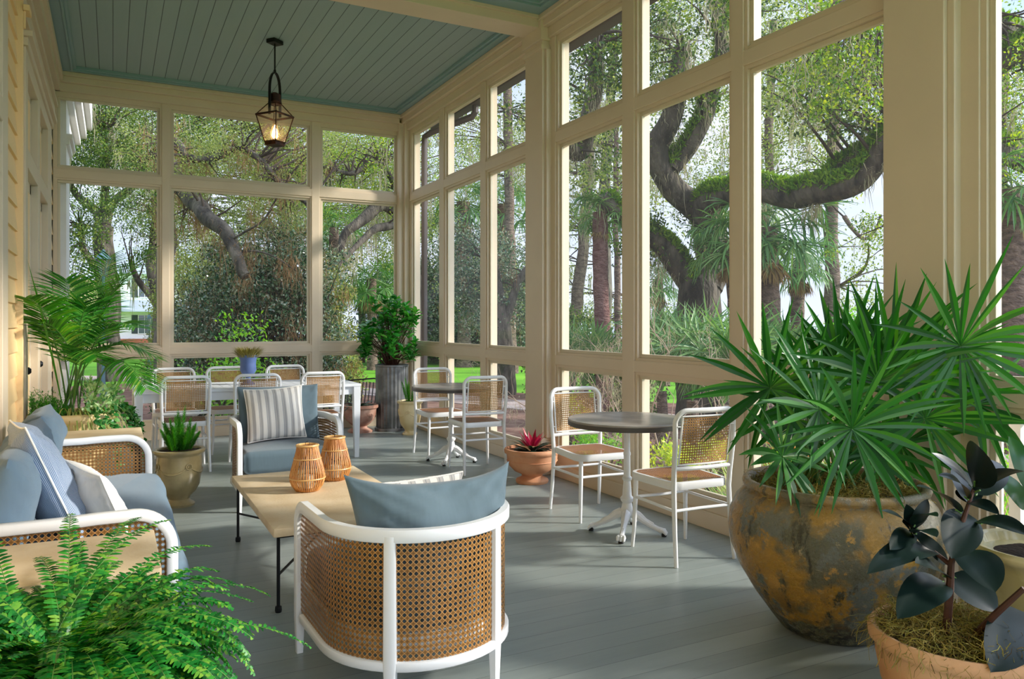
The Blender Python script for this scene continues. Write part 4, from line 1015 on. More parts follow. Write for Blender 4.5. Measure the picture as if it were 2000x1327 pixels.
tips = [(292, 492, 6.1, .50, 30), (45, 582, 5.2, .55, 32), (306, 700, 5.7, .62, 32), (285, 760, 5.35, .62, 30), (265, 640, 5.5, .6, 32), (128, 545, 5.9, .4, 26), (70, 632, 5.35, .5, 28),
        (200, 560, 6.6, .35, 28), (235, 560, 5.9, .42, 28), (170, 600, 5.6, .5, 28), (215, 500, 6.5, .25, 26), (100, 640, 5.9, .4, 24), (190, 700, 5.4, .5, 26)]
for (px, py, d, ar, nl) in tips:
    tp = at(px, py, d)-U0; tp.x = max(tp.x, -.26); b0 = Vector((ra.uniform(-.08, .12), ra.uniform(-.06, .06), .67))
    frond(ur, b0, tp, ar, int(nl*1.7), .31 if nl > 10 else .05, .013, LM['areca'], ra, stalk=.38)
mb = MB(); tp = at(40, 507, 5.15)-U0; blade(mb, [Vector((-.05, 0, .67)), Vector((-.12, -.1, 1.1)), Vector((-.19, -.3, 1.5)), Vector((-.25, tp.y*.8, tp.z))], .02, UP); mb.build('spear_leaf', LM['areca'], ur)
mb = MB()
for k in range(130):   # trailing variegated grass
    a = ra.gauss(-.55, .7); q = .20; p = Vector((q*math.cos(a)*ra.uniform(.3, 1), q*math.sin(a)*ra.uniform(.3, 1), .69)); d = Vector((math.cos(a), math.sin(a), ra.uniform(.9, 2.4)))
    blade(mb, droop_path(p, d, ra.uniform(.25, .46), ra.uniform(9, 16), 10), .007, Vector((0, 0, 1)), .1, base=.6, peak=.3)
mb.build('trailing_grass', LM['grass'], ur)
mb = MB()
for k in range(170):   # feathery asparagus-like tuft on the wall side
    a = ra.uniform(1.6, 4.2); p = Vector((ra.uniform(-.17, .0), ra.uniform(-.18, .1), .68)); d = Vector((math.cos(a)*.8, math.sin(a)*.8, ra.uniform(.5, 2)))
    P = droop_path(p, d, ra.uniform(.16, .34), ra.uniform(3, 9), 9)
    for q in P: q.x = max(q.x, -.25)
    for i in range(1, 9):
        for s in range(4):
            v = Vector((ra.uniform(-1, 1), ra.uniform(-1, 1), ra.uniform(-.5, 1))).normalized()
            e = P[i]+v*.024; e.x = max(e.x, -.27); blade(mb, [P[i], P[i].lerp(e, .5), e], .005, Vector((0, 0, 1)), .1)
mb.build('feathery_foliage', LM['foxtail'], ur)
def leaf_cloud_mb(mb, pts, L_, W_, rnd, upb=.3, outc=None, outb=.8, fold=.15, curl=.08, n=4):
    for p in pts:
        p = Vector(p); o_ = (p-outc).normalized() if outc is not None else Vector((0, 0, 1)); d = (Vector((rnd.uniform(-1, 1), rnd.uniform(-1, 1), rnd.uniform(-1, 1)))+o_*outb+Vector((0, 0, upb))).normalized()
        nr = (o_+Vector((rnd.uniform(-.5, .5), rnd.uniform(-.5, .5), rnd.uniform(.2, 1)))); l_ = L_*rnd.uniform(.6, 1.15)
        oval_leaf(mb, p, p+d*l_, W_*l_/L_, nr, fold, curl, n)
mb = MB(); P = []
for k in range(420):   # variegated bush on the right of the urn
    a = ra.uniform(-1.6, .9); q = ra.uniform(.02, .26); P.append((q*math.cos(a)+.08, q*math.sin(a), .70+.24*ra.random()*(1-q)))
leaf_cloud_mb(mb, P, .045, .026, ra, outc=Vector((.08, 0, .66))); mb.build('variegated_foliage', LM['varieg'], ur)
mb = MB(); st = MB()
for k in range(16):
    a = ra.uniform(-1.3, .6); p = Vector((.25*math.cos(a)+.03, .25*math.sin(a), .70)); P = droop_path(p, (math.cos(a), math.sin(a), .9), ra.uniform(.30, .50), 13, 14); st.tube(P, .0018, 4)
    leaf_cloud_mb(mb, [q+Vector((ra.uniform(-.015, .015),)*3) for q in P[1:] for _ in (0, 1, 2)], .042, .036, ra, outc=Vector((0, 0, .5)), upb=-.4)
mb.build('ivy_foliage', LM['ivy'], ur); st.build('ivy_stem', M['stem_green'], ur)

# ------------------------------------------------------------------ olive urn with foxtail fern
def foxtail(parent, plumes, z, L_, rad, rnd, r0=.07, wd=.0024):
    mb = MB()
    for (ax, ay, l_) in plumes:
        p0 = Vector((ax*r0, ay*r0, z)); P = droop_path(p0, (ax*.45, ay*.45, 1.0), l_, .6, 26)
        for i, p in enumerate(P):
            t = i/25; r_ = rad*(math.sin(PI*min(1, .18+.82*t))**.6 if t < .98 else .2)
            for s in range(34):
                a = rnd.uniform(0, 2*PI); e = p+Vector((math.cos(a)*r_, math.sin(a)*r_, r_*rnd.uniform(.4, 1.1)))
                blade(mb, [p, p.lerp(e, .6), e], wd, Vector((0, 0, 1)), .1, base=.8, peak=.4)
    mb.build('fern_plumes', LM['foxtail'], parent)
def urn_prof(sc, tall): return [(r*sc, z*tall) for r, z in ((.001, 0), (.60, 0), (.62, .035), (.56, .06), (.44, .085), (.40, .12), (.46, .17), (.66, .25), (.80, .36), (.88, .55), (.90, .78), (.885, .86), (.90, .885), (1.0, .915), (1.03, .945), (1.02, .975), (.95, .985), (.86, .975), (.83, .93), (.001, .90))]
def garland(parent, rr, z, mt, n=4, sag=.05, th=.008):
    mb = MB()
    for k in range(n):
        a0 = 2*PI*k/n
        P = [(rr*math.cos(a0+t*2*PI/n), rr*math.sin(a0+t*2*PI/n), z-sag*math.sin(t*PI)) for t in np.linspace(.06, .94, 15)]
        mb.tube(P, [th*(.5+.6*math.sin(PI*t)+.25*math.sin(t*50)) for t in np.linspace(0, 1, 15)], 7)
        c = Vector((rr*math.cos(a0), rr*math.sin(a0), z+.005)); o_ = Vector((math.cos(a0), math.sin(a0), 0)); s_ = Vector((-math.sin(a0), math.cos(a0), 0))
        mb.tube([c+(s_*math.cos(b)+UP*math.sin(b))*.021+o_*.003 for b in np.linspace(0, 2*PI, 15)[:-1]], .005, 6, closed=True)
        for b in range(5): q = c+(s_*math.cos(b*1.2566)+UP*math.sin(b*1.2566))*.010; mb.tube([q-o_*.004, q+o_*.007], [.007, .003], 6)
    return mb.build('garland_relief', mt, parent)
ro = random.Random(8)
ou = empty('urn_planter', (.44, 6.22, 0), 'olive glazed urn with garland relief and an upright foxtail fern', 'planter', rz=R(20))
mb = MB(); mb.lathe(urn_prof(.176, .43), 56, cap=False); mb.build('urn', M['olive_glaze'], ou, angle=50); garland(ou, .157, .30, M['olive_glaze']); soil(ou, .147, .405)
foxtail(ou, [(-.9, .1, .18), (-.5, -.5, .20), (.0, .1, .30), (.15, -.1, .33), (.5, -.6, .20), (.9, .2, .20), (.3, .7, .24), (-.4, .6, .22), (-.2, -.1, .26), (.7, -.2, .17), (-.7, -.3, .15), (.1, -.8, .16), (.45, -.1, .24), (-.6, .3, .22), (.2, .4, .25), (-.1, -.5, .22), (.8, .5, .17), (-.9, -.5, .14), (.55, .9, .16), (.9, -.6, .15), (-.3, .2, .24)], .41, .3, .030, ro)
# ------------------------------------------------------------------ small cream pot with foxtail fern by the zinc planter
cp = empty('urn_planter', (3.20, 8.86, 0), 'small cream urn with a foxtail fern in front of the fluted zinc planter', 'planter', rz=R(60))
mb = MB(); mb.lathe(urn_prof(.150, .42), 48, cap=False); mb.build('urn', M['cream_glaze'], cp, angle=50); garland(cp, .134, .28, M['cream_glaze'], th=.006); soil(cp, .125, .395)
foxtail(cp, [(-.5, .1, .22), (.1, .3, .30), (.2, -.3, .24), (.6, .2, .24), (-.3, -.4, .20), (-.2, .5, .26)], .40, .3, .026, ro)
# ------------------------------------------------------------------ fluted zinc planter with a glossy shrub
zp = empty('zinc_planter', (3.14, 9.36, 0), 'tall fluted zinc cylinder planter with a leafy glossy green shrub in the far corner', 'planter')
mb = MB(); n_ = 26*8; mb.lathe([(.185, .0), (.185, .02), (.193, .03), (.198, .40), (.204, .80), (.204, .805)], n_, flute=(.016, 26), cap=False); mb.build('planter', M['zinc'], zp, angle=80)
mb = MB(); mb.lathe([(.001, .0), (.215, 0), (.215, .035), (.19, .04)], 48, cap=False); mb.build('base', M['zinc'], zp); mb = MB(); mb.lathe([(.204, .80), (.212, .805), (.212, .825), (.198, .83), (.19, .80), (.001, .78)], 48, cap=False); mb.build('rim', M['zinc'], zp)
soil(zp, .19, .79)
rz_ = random.Random(22); st = MB(); mb = MB(); cc = Vector((0, 0, 1.25))
for k in range(84):
    a = rz_.uniform(0, 2*PI); q = .06+.36*rz_.random()**.6; h = rz_.uniform(.90, 1.66); tp = Vector((q*math.cos(a)-.02, q*math.sin(a)*.8-.04, h)); 
    if tp.z > 1.5: tp.x *= .6; tp.y *= .6
    if k % 9 == 0: tp = Vector((-.36, -.10, rz_.uniform(.95, 1.25)))
    tp.x = min(tp.x, .24); tp.y = min(tp.y, .26)
    P = [Vector((tp.x*.15, tp.y*.15, .79)), Vector((tp.x*.4, tp.y*.4, .79+(h-.79)*.5)), tp]; st.tube(P, [.006, .005, .003], 5)
    for j in range(15):
        b = rz_.uniform(0, 2*PI); zz = rz_.uniform(-.10, .02); p = tp+Vector((0, 0, zz)); d = Vector((math.cos(b), math.sin(b), rz_.uniform(-.3, .9))).normalized(); l_ = rz_.uniform(.075, .125)
        e = p+d*l_; e.x = min(e.x, .32); e.y = min(e.y, .41); oval_leaf(mb, p, e, l_*.42, UP+Vector((rz_.uniform(-.5, .5), rz_.uniform(-.5, .5), 0)), .2, .10, 5)
st.build('stems', M['stem_brown'], zp); mb.build('foliage', LM['shrub'], zp)
# ------------------------------------------------------------------ terracotta pots
def lance_plant(parent, z, mats, rnd, n, L_, W_, r0=.03, el=(.3, 1.4)):
    mbs = [MB() for _ in mats]
    for k in range(n):
        i = rnd.randrange(len(mats)); a = rnd.uniform(0, 2*PI); up_ = rnd.uniform(*el); d = Vector((math.cos(a), math.sin(a), up_)); l_ = L_*rnd.uniform(.7, 1.15)
        P = droop_path((r0*math.cos(a), r0*math.sin(a), z), d, l_, 3.2, 8); blade(mbs[i], P, W_*rnd.uniform(.8, 1.1), UP, .25, base=.15, peak=.5)
    return mbs
tb = empty('bowl_planter', (3.17, 5.74, 0), 'terracotta footed bowl with a crimson and dark leaved plant beside the column', 'planter')
mb = MB(); mb.lathe([(.001, 0), (.135, 0), (.14, .018), (.135, .03), (.10, .045), (.085, .06), (.095, .075), (.15, .10), (.195, .145), (.213, .19), (.216, .235), (.222, .245), (.236, .255), (.240, .275), (.233, .29), (.215, .292), (.205, .275), (.001, .255)], 64, cap=False)
mb.tube([(.214*math.cos(2*PI*k/56), .214*math.sin(2*PI*k/56), .19) for k in range(56)], .0035, 5, closed=True); mb.build('bowl', M['terracotta'], tb, angle=50); soil(tb, .205, .265)
rp = random.Random(31)
ms = [LM['prayer'], LM['prayer'], LM['prayer_pink']]; mbs = lance_plant(tb, .265, ms, rp, 46, .19, .045, el=(.15, .9))
mbs[0].v and mbs[0].build('dark_leaves', LM['prayer'], tb); mbs[1].build('dark_leaves', LM['prayer'], tb); mbs[2].build('pink_leaves', LM['prayer_pink'], tb)
mbs = lance_plant(tb, .265, [1], rp, 20, .19, .034, r0=.02, el=(1.2, 4)); mbs[0].build('crimson_leaves', LM['prayer_red'], tb)
tu = empty('urn_planter', (2.73, 9.36, 0), 'weathered terracotta urn with rosette relief and a dark leaved plant below the long table end', 'planter', rz=R(25))
mb = MB(); mb.lathe([(.001, 0), (.15, 0), (.155, .02), (.13, .035), (.09, .055), (.085, .075), (.12, .10), (.17, .15), (.195, .22), (.20, .28), (.205, .29), (.225, .305), (.225, .335), (.21, .34), (.19, .33), (.001, .30)], 56, cap=False); mb.build('urn', M['old_terracotta'], tu, angle=50); garland(tu, .192, .215, M['old_terracotta'], sag=.0, th=.003); soil(tu, .19, .31)
mbs = lance_plant(tu, .31, [1], rp, 34, .24, .05, el=(.1, .8)); mbs[0].build('leaves', LM['prayer'], tu)
# ------------------------------------------------------------------ blue urn on the table
bu = empty('tabletop_urn', (1.20, 8.03, .742), 'small blue grey urn holding a brown green tuft on the long white table', 'urn')
mb = MB(); mb.lathe([(.001, 0), (.062, 0), (.064, .012), (.045, .02), (.026, .04), (.024, .055), (.03, .07), (.06, .09), (.078, .12), (.074, .17), (.078, .21), (.092, .235), (.098, .245), (.094, .252), (.08, .245), (.001, .225)], 40, cap=False); mb.xform(Matrix.Diagonal((1.0, 1.0, 1.18, 1))); mb.build('urn', M['blue_paint'], bu, angle=50)
mb = MB()
for k in range(800):
    a = rp.uniform(0, 2*PI); q = .095*math.sqrt(rp.random()); blade(mb, droop_path((q*math.cos(a), q*math.sin(a), .27), (math.cos(a)*.9, math.sin(a)*.9, rp.uniform(.9, 3.2)), rp.uniform(.08, .15), 7, 5), .005, UP, .1, base=.7, peak=.4)
mb.build('tuft', LM['tuft'], bu)

# ------------------------------------------------------------------ Boston fern in the foreground
fp = empty('potted_fern', (-.10, 2.20, 0), 'lush bright green Boston fern spilling over its dark pot in the near left corner', 'fern')
mb = MB(); mb.lathe([(.001, 0), (.14, 0), (.145, .02), (.175, .30), (.195, .60), (.20, .61), (.20, .64), (.185, .64), (.18, .61), (.001, .59)], 40, cap=False); mb.build('pot', M['dark_pot'], fp); soil(fp, .18, .60)
rn = random.Random(40); mb = MB(); rc = MB()
for k in range(400):
    a = rn.uniform(0, 2*PI); el_ = rn.choice((rn.uniform(.1, .9), rn.uniform(.7, 2.6))); L_ = rn.uniform(.26, .50); p0 = Vector((.10*math.cos(a)*rn.random(), .10*math.sin(a)*rn.random(), .60))
    if k < 8: a = (0.35, 1.2, .75, 1.6, 0.05, .9, 1.9, .55)[k]; el_ = (1.0, 1.9, 1.5, 2.2, .8, 2.0, 2.2, .9)[k]; L_ = .62
    P = droop_path(p0, (math.cos(a), math.sin(a), el_), L_, rn.uniform(3.5, 6.5) if k >= 8 else 2.6, 46)
    for q in P: q.x = max(q.x, -.45)
    rc.tube(P[::3]+[P[-1]], .0014, 4)
    for i in range(4, 46):
        p = P[i]; d = (P[min(i+1, 45)]-P[i-1]).normalized(); sd = d.cross(UP); sd = sd.normalized() if sd.length > .05 else Vector((1, 0, 0)); lu = sd.cross(d)
        t = i/45; l_ = .030*(math.sin(PI*(.08+.88*t))**.55)*rn.uniform(.85, 1.15)
        for s in (-1, 1):
            e = p+(sd*s+d*.25+lu*rn.uniform(-.35, .3)).normalized()*l_; w_ = d*.0052; m_ = p.lerp(e, .4)+lu*.003
            b = len(mb.v); mb.v += [tuple(p-w_*.6), tuple(m_-w_), tuple(e-w_*.3), tuple(e+w_*.4), tuple(m_+w_*1.1), tuple(p+w_*.6)]; mb.uv += [(0, 0)]*6; mb.f += [(b, b+1, b+4, b+5), (b+1, b+2, b+3, b+4)]
fp.scale = (1, 1, .84); mb.build('fronds', LM['fern'], fp, smooth=False); rc.build('rachises', M['stem_green'], fp)

# ------------------------------------------------------------------ rubber plant, lower right
RX, RY = 2.40, 1.53; R0 = Vector((RX, RY, 0))
rb = empty('rubber_plant', (RX, RY, 0), 'dark burgundy rubber plant in a mossy pale terracotta pot at the lower right', 'potted plant')
mb = MB(); mb.lathe([(.001, 0), (.15, 0), (.155, .02), (.19, .10), (.225, .20), (.240, .28), (.243, .315), (.250, .325), (.262, .335), (.264, .362), (.254, .375), (.24, .372), (.23, .34), (.001, .32)], 64, cap=False); mb.build('pot', M['pale_terracotta'], rb, angle=50); soil(rb, .235, .345)
rr_ = random.Random(51); moss_top('moss', rb, LM['moss'], 0, 0, .355, .255, 2600, rnd=rr_, lift=.06, hang=1, th=.0011)
stem = MB(); S0 = Vector((-.03, .02, .34)); 
def rel(px, py, d): return at(px, py, d)-R0
st_pts = [S0, rel(1855, 1150, 2.38), rel(1858, 1100, 2.38), rel(1880, 1020, 2.40), rel(1902, 955, 2.42)]
stem.tube(st_pts, [.013, .012, .010, .008, .005], 8); stem.tube([rel(1858, 1105, 2.38), rel(1820, 1075, 2.42), rel(1782, 1035, 2.45)], [.008, .006, .004], 7)
stem.tube([Vector((.02, -.02, .34)), rel(1945, 1200, 2.3), rel(2000, 1150, 2.25)], [.012, .010, .008], 7); stem.build('stem', M['stem_brown'], rb)
RL = [((1902, 950), (1907, 868), 62, .2, 0), ((1902, 962), (2005, 922), 34, .1, -.6), ((1902, 955), (1820, 885), 26, .0, .5), ((1890, 976), (1832, 929), 26, .1, .3), ((1893, 985), (1872, 915), 52, -.2, 0), ((1905, 968), (1952, 905), 52, -.25, 0),
 ((1876, 1002), (1790, 950), 34, .1, -.5), ((1893, 982), (1952, 1006), 26, .1, -.5), ((1885, 1000), (1858, 1092), 64, .15, .1), ((1905, 1020), (2012, 1048), 38, .1, -.7), ((1781, 1036), (1722, 998), 20, .1, -.3), ((1782, 1030), (1770, 985), 24, 0, .2), ((1784, 1030), (1812, 975), 22, 0, .2),
 ((1786, 1036), (1832, 1010), 30, .1, -.2), ((1780, 1040), (1738, 1075), 34, .1, -.3), ((1784, 1042), (1830, 1050), 34, .1, -.3), ((1851, 1103), (1782, 1036), 26, .0, .4), ((1826, 1078), (1693, 1122), 50, .12, -.4), ((1848, 1128), (1787, 1100), 40, .1, -.2), ((1842, 1136), (1752, 1210), 62, .15, .2),
 ((1856, 1122), (1948, 1196), 66, .1, .2), ((1886, 1075), (1944, 1158), 66, .05, -.5), ((2004, 1198), (1935, 1314), 78, .15, .1), ((1900, 985), (1875, 955), 40, -.1, 0), ((1780, 1045), (1762, 1020), 28, .05, 0)]
for i, (b_, t_, w_, dd, nt_) in enumerate(RL):
    db = 2.40+.02*(i % 3); dt_ = db-dd-.04*((i*7) % 4); wd = w_/F_PX*2.4*1.18; A = rel(b_[0], b_[1], db); B_ = rel(t_[0], t_[1], dt_)
    mb = MB(); oval_leaf(mb, A, B_, wd, -FW*(.8-.5*abs(nt_))+UP*(.9-nt_*.5)+RT*rr_.uniform(-.5, .3), .22, .10*(1 if i % 2 else .5), 12)
    o = mb.build('leaf', LM['rubber'], rb); md = MB(); md.tube([A+(B_-A)*t+(-FW*.002) for t in (0, .12)], .003, 5); md.build('petiole', M['stem_green'], o)
# ------------------------------------------------------------------ pale green pot at the right edge
GX, GY = 3.06, 1.62; G0 = Vector((GX, GY, 0))
gp = empty('glazed_pot', (GX, GY, 0), 'pale green glazed pot with a broad leaved plant behind the rubber plant', 'potted plant')
mb = MB(); mb.lathe([(.001, 0), (.13, 0), (.135, .02), (.17, .10), (.21, .25), (.22, .38), (.215, .46), (.225, .49), (.245, .50), (.25, .52), (.24, .535), (.215, .53), (.20, .50), (.001, .47)], 56, cap=False); mb.build('pot', M['green_glaze'], gp, angle=50); soil(gp, .205, .49)
rg = random.Random(60)
for k, (tx, ty, tz, bz) in enumerate(((-.22, -.05, .78, .6), (-.05, -.10, .86, .6), (.12, -.12, .74, .6), (.02, .14, .92, .65), (-.14, -.16, .68, .58), (.2, .05, .84, .6), (-.12, .12, .8, .6), (.05, -.28, .66, .55))):
    mb = MB(); A = Vector((tx*.35, ty*.35, bz+.06)); B_ = Vector((tx, ty, tz)); oval_leaf(mb, A, B_, .085, UP+Vector((-.5, -.6, 0)), .15, .1, 10); o = mb.build('leaf', LM['green_rubber'], gp)
    mb = MB(); mb.tube([(0, 0, .48), A], .005, 6); mb.build('petiole', M['stem_green'], o)

# ================================================================== the grounds outside
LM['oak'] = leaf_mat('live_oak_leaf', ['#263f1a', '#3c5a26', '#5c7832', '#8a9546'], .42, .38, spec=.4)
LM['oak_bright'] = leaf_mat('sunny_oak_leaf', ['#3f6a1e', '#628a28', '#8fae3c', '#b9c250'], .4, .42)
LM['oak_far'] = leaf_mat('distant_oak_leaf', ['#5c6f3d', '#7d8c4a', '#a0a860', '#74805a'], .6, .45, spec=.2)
LM['camellia'] = leaf_mat('camellia_leaf', ['#223f26', '#2f5434', '#466a44', '#6d865c', '#a3ac90', '#7d6f4e'], .25, .15, coat=.35)
LM['beard'] = leaf_mat('spanish_moss_strand', ['#8c8a70', '#a8a285', '#c0b79c', '#7a6f55'], .9, .35, spec=.1)
LM['beard_brown'] = leaf_mat('brown_spanish_moss', ['#7d6040', '#9c7d58', '#b59a78', '#5e472e'], .9, .35, spec=.1)
LM['resfern'] = leaf_mat('limb_fern', ['#4a7a1e', '#6f9c2c', '#97b640', '#365c1a'], .5, .4)
LM['palmetto'] = leaf_mat('cabbage_palm_blade', ['#3d6b35', '#5c8c48', '#86a860', '#4a7a55'], .4, .3)
LM['skirt'] = leaf_mat('dead_palm_blade', ['#8a7048', '#a88c5c', '#7d6a50'], .8, .2)
LM['yellowgreen'] = leaf_mat('yellow_green_leaf', ['#8fae2a', '#b9cc40', '#d3d95c', '#6ca030'], .45, .45)
LM['bush'] = leaf_mat('light_green_leaf', ['#4f9a30', '#77b83c', '#9ccc54'], .45, .45)
LM['orange'] = leaf_mat('orange_red_leaf', ['#b5542a', '#c97a38', '#8f3a24', '#a08a3a'], .5, .35)
M['lawn'] = mat('lawn_grass', '#5c9a28', .9, c2='#7fb83a', c2scale=.5, bump=.6, bscale=30, c2pos=(.3, .7), detail=10, spec=.1)
M['mulch'] = mat('leaf_mulch', '#6b4c42', .95, c2='#8f7264', c2scale=4, bump=.8, bscale=20, c2pos=(.35, .65), detail=10, spec=.1)
M['path'] = mat('pale_sand_path', '#b7a8a2', .9, c2='#9c8a84', c2scale=2, detail=8, spec=.1)
wm = bpy.data.materials.new('river_water'); wm.use_nodes = True; g = NG(wm); g.b.inputs['Base Color'].default_value = (.35, .42, .50, 1); g.b.inputs['Roughness'].default_value = .18; g.b.inputs['Specular IOR Level'].default_value = .9
n = g.n('ShaderNodeTexNoise'); n.inputs['Scale'].default_value = .6; n.inputs['Detail'].default_value = 6; tcn = g.n('ShaderNodeTexCoord'); g.l(tcn.outputs['Object'], n.inputs['Vector']); bp = g.n('ShaderNodeBump'); bp.inputs['Strength'].default_value = .3; g.l(n.outputs['Fac'], bp.inputs['Height']); g.l(bp.outputs[0], g.b.inputs['Normal'])
M['water'] = wm

ZG = -.62
def flat(name, poly, z, mt, th=.3, kind='structure'):
    m = MB(); k = len(poly); m.add([(x, y, z) for x, y in poly]+[(x, y, z-th) for x, y in poly], [tuple(range(k)), tuple(range(2*k-1, k-1, -1))]+[(i, i+k, (i+1) % k+k, (i+1) % k) for i in range(k)])
    o = m.build(name, mt, smooth=False); o['kind'] = kind; return o
flat('lawn', [(-120, -60), (60, -60), (52, -10), (47, 12), (38, 26), (31, 38), (25, 55), (16, 90), (10, 160), (-120, 160)], ZG, M['lawn'], 1.5)
flat('river', [(-10, -300), (900, -300), (900, 900), (-10, 900)], -2.2, M['water'], .3)
def strip(name, pts, wd, z, mt):
    m = MB(); P = [Vector((x, y, 0)) for x, y in pts]; P2 = []
    for i in range(len(P)-1):
        for k in range(6):
            t = k/6; a = P[max(i-1, 0)]; b = P[i]; c = P[i+1]; d = P[min(i+2, len(P)-1)]
            P2.append(.5*((2*b)+(c-a)*t+(2*a-5*b+4*c-d)*t*t+(3*b-a-3*c+d)*t**3))
    vs = []
    for i, p in enumerate(P2):
        t = (P2[min(i+1, len(P2)-1)]-P2[max(i-1, 0)]).normalized(); s = Vector((t.y, -t.x, 0)); w_ = wd*(1+.12*noise.noise(p*.5)); 
        vs += [p-s*w_/2+Vector((0, 0, z)), p+s*w_/2+Vector((0, 0, z)), p+s*w_/2+Vector((0, 0, z-.1)), p-s*w_/2+Vector((0, 0, z-.1))]
    n_ = len(P2); m.add(vs, [(4*i+a, 4*i+(a+1) % 4, 4*i+4+(a+1) % 4, 4*i+4+a) for i in range(n_-1) for a in range(4)]); o = m.build(name, mt, smooth=False); o['kind'] = 'structure'; return o
flat('mulch_bed', [(3.3, -6), (16, -6), (15.5, 4), (14.3, 9), (12.2, 14.5), (9.5, 20), (6.8, 26), (2, 28), (-6, 26), (-8, 18), (-7, 10.1), (3.3, 10.1)], ZG+.02, M['mulch'], .1)
strip('garden_path', [(-2, 32), (3.2, 27), (6.2, 21.5), (9.0, 15.0), (10.8, 9.0), (11.8, 3), (12.5, -6)], 1.5, ZG+.04, M['path'])

def rand_dirs(n, rg, up=.0):
    v = rg.normal(size=(n, 3)); v[:, 2] += up; return v/np.linalg.norm(v, axis=1, keepdims=True)
def leaf_arrays(P, L_, W_, rg, up=.15, flatb=.6, D=None):
    """folded diamond leaves with base points P; D = growth directions"""
    n = len(P); D = rand_dirs(n, rg, up) if D is None else D
    Nn = rand_dirs(n, rg, flatb*2); S = np.cross(D, Nn); S /= np.linalg.norm(S, axis=1, keepdims=True)+1e-9; Nn = np.cross(S, D)
    l_ = (L_*rg.uniform(.65, 1.25, n))[:, None]; w_ = (W_*rg.uniform(.7, 1.2, n))[:, None]/2
    V = np.stack([P, P+D*l_*.45+S*w_+Nn*w_*.3, P+D*l_, P+D*l_*.45-S*w_+Nn*w_*.3], 1).reshape(-1, 3)
    F = np.arange(4*n).reshape(-1, 4); return V, F
def ball(n, rg, hollow=.35):
    return rand_dirs(n, rg)*(rg.uniform(hollow**3, 1, n)**(1/3))[:, None]
def clump_cloud(C, rad, per, rg, sq=(1, 1, .75)):
    C = np.repeat(C, per, 0); return C+ball(len(C), rg)*np.repeat(rad, per)[:, None]*np.array(sq)
def ribbons(P, L_, W_, rg, seg=4, sway=.05, bottom=None):
    """hanging tapering strands from points P"""
    n = len(P); l_ = L_*rg.uniform(.4, 1.3, n); yaw = rg.uniform(0, np.pi, n); s = np.stack([np.cos(yaw), np.sin(yaw), 0*yaw], 1); w_ = W_*rg.uniform(.5, 1.3, n)
    V = []; off = np.zeros((n, 3)); prof = [.5, 1.0, .8, .5, .06][:seg+1]
    for k in range(seg+1):
        c = P+off; c = c.copy(); c[:, 2] -= l_*k/seg; V.append(c-s*(w_*prof[k]/2)[:, None]); V.append(c+s*(w_*prof[k]/2)[:, None]); off[:, :2] += rg.normal(size=(n, 2))*sway
    V = np.stack(V, 1); m_ = 2*(seg+1); base = (np.arange(n)*m_)[:, None]
    F = np.concatenate([base+np.array([[2*k, 2*k+1, 2*k+3, 2*k+2]]) for k in range(seg)], 0)
    return V.reshape(-1, 3), F
def moss_ribbons(P, rg, L_=.7, W_=.02, per=14, spread=.09):
    E = rg.normal(size=(len(P)*per, 3)); Q = np.repeat(P, per, 0)+E*np.array([spread, spread, spread*1.2]); Ls = np.repeat(L_*rg.uniform(.3, 1.3, len(P)), per)*np.exp(-.55*(E[:, 0]**2+E[:, 1]**2))
    return ribbons(Q, Ls, W_, rg, 4, .026)
def smooth_path(pts, k=5, jit=.0, rg=None):
    P = [Vector(p) for p in pts]; out_ = []
    for i in range(len(P)-1):
        a = P[max(i-1, 0)]; b = P[i]; c = P[i+1]; d = P[min(i+2, len(P)-1)]
        for j in range(k):
            t = j/k; q = .5*((2*b)+(c-a)*t+(2*a-5*b+4*c-d)*t*t+(3*b-a-3*c+d)*t**3)
            if jit: q = q+noise.noise_vector(q*1.3)*jit
            out_.append(q)
    out_.append(P[-1]); return out_

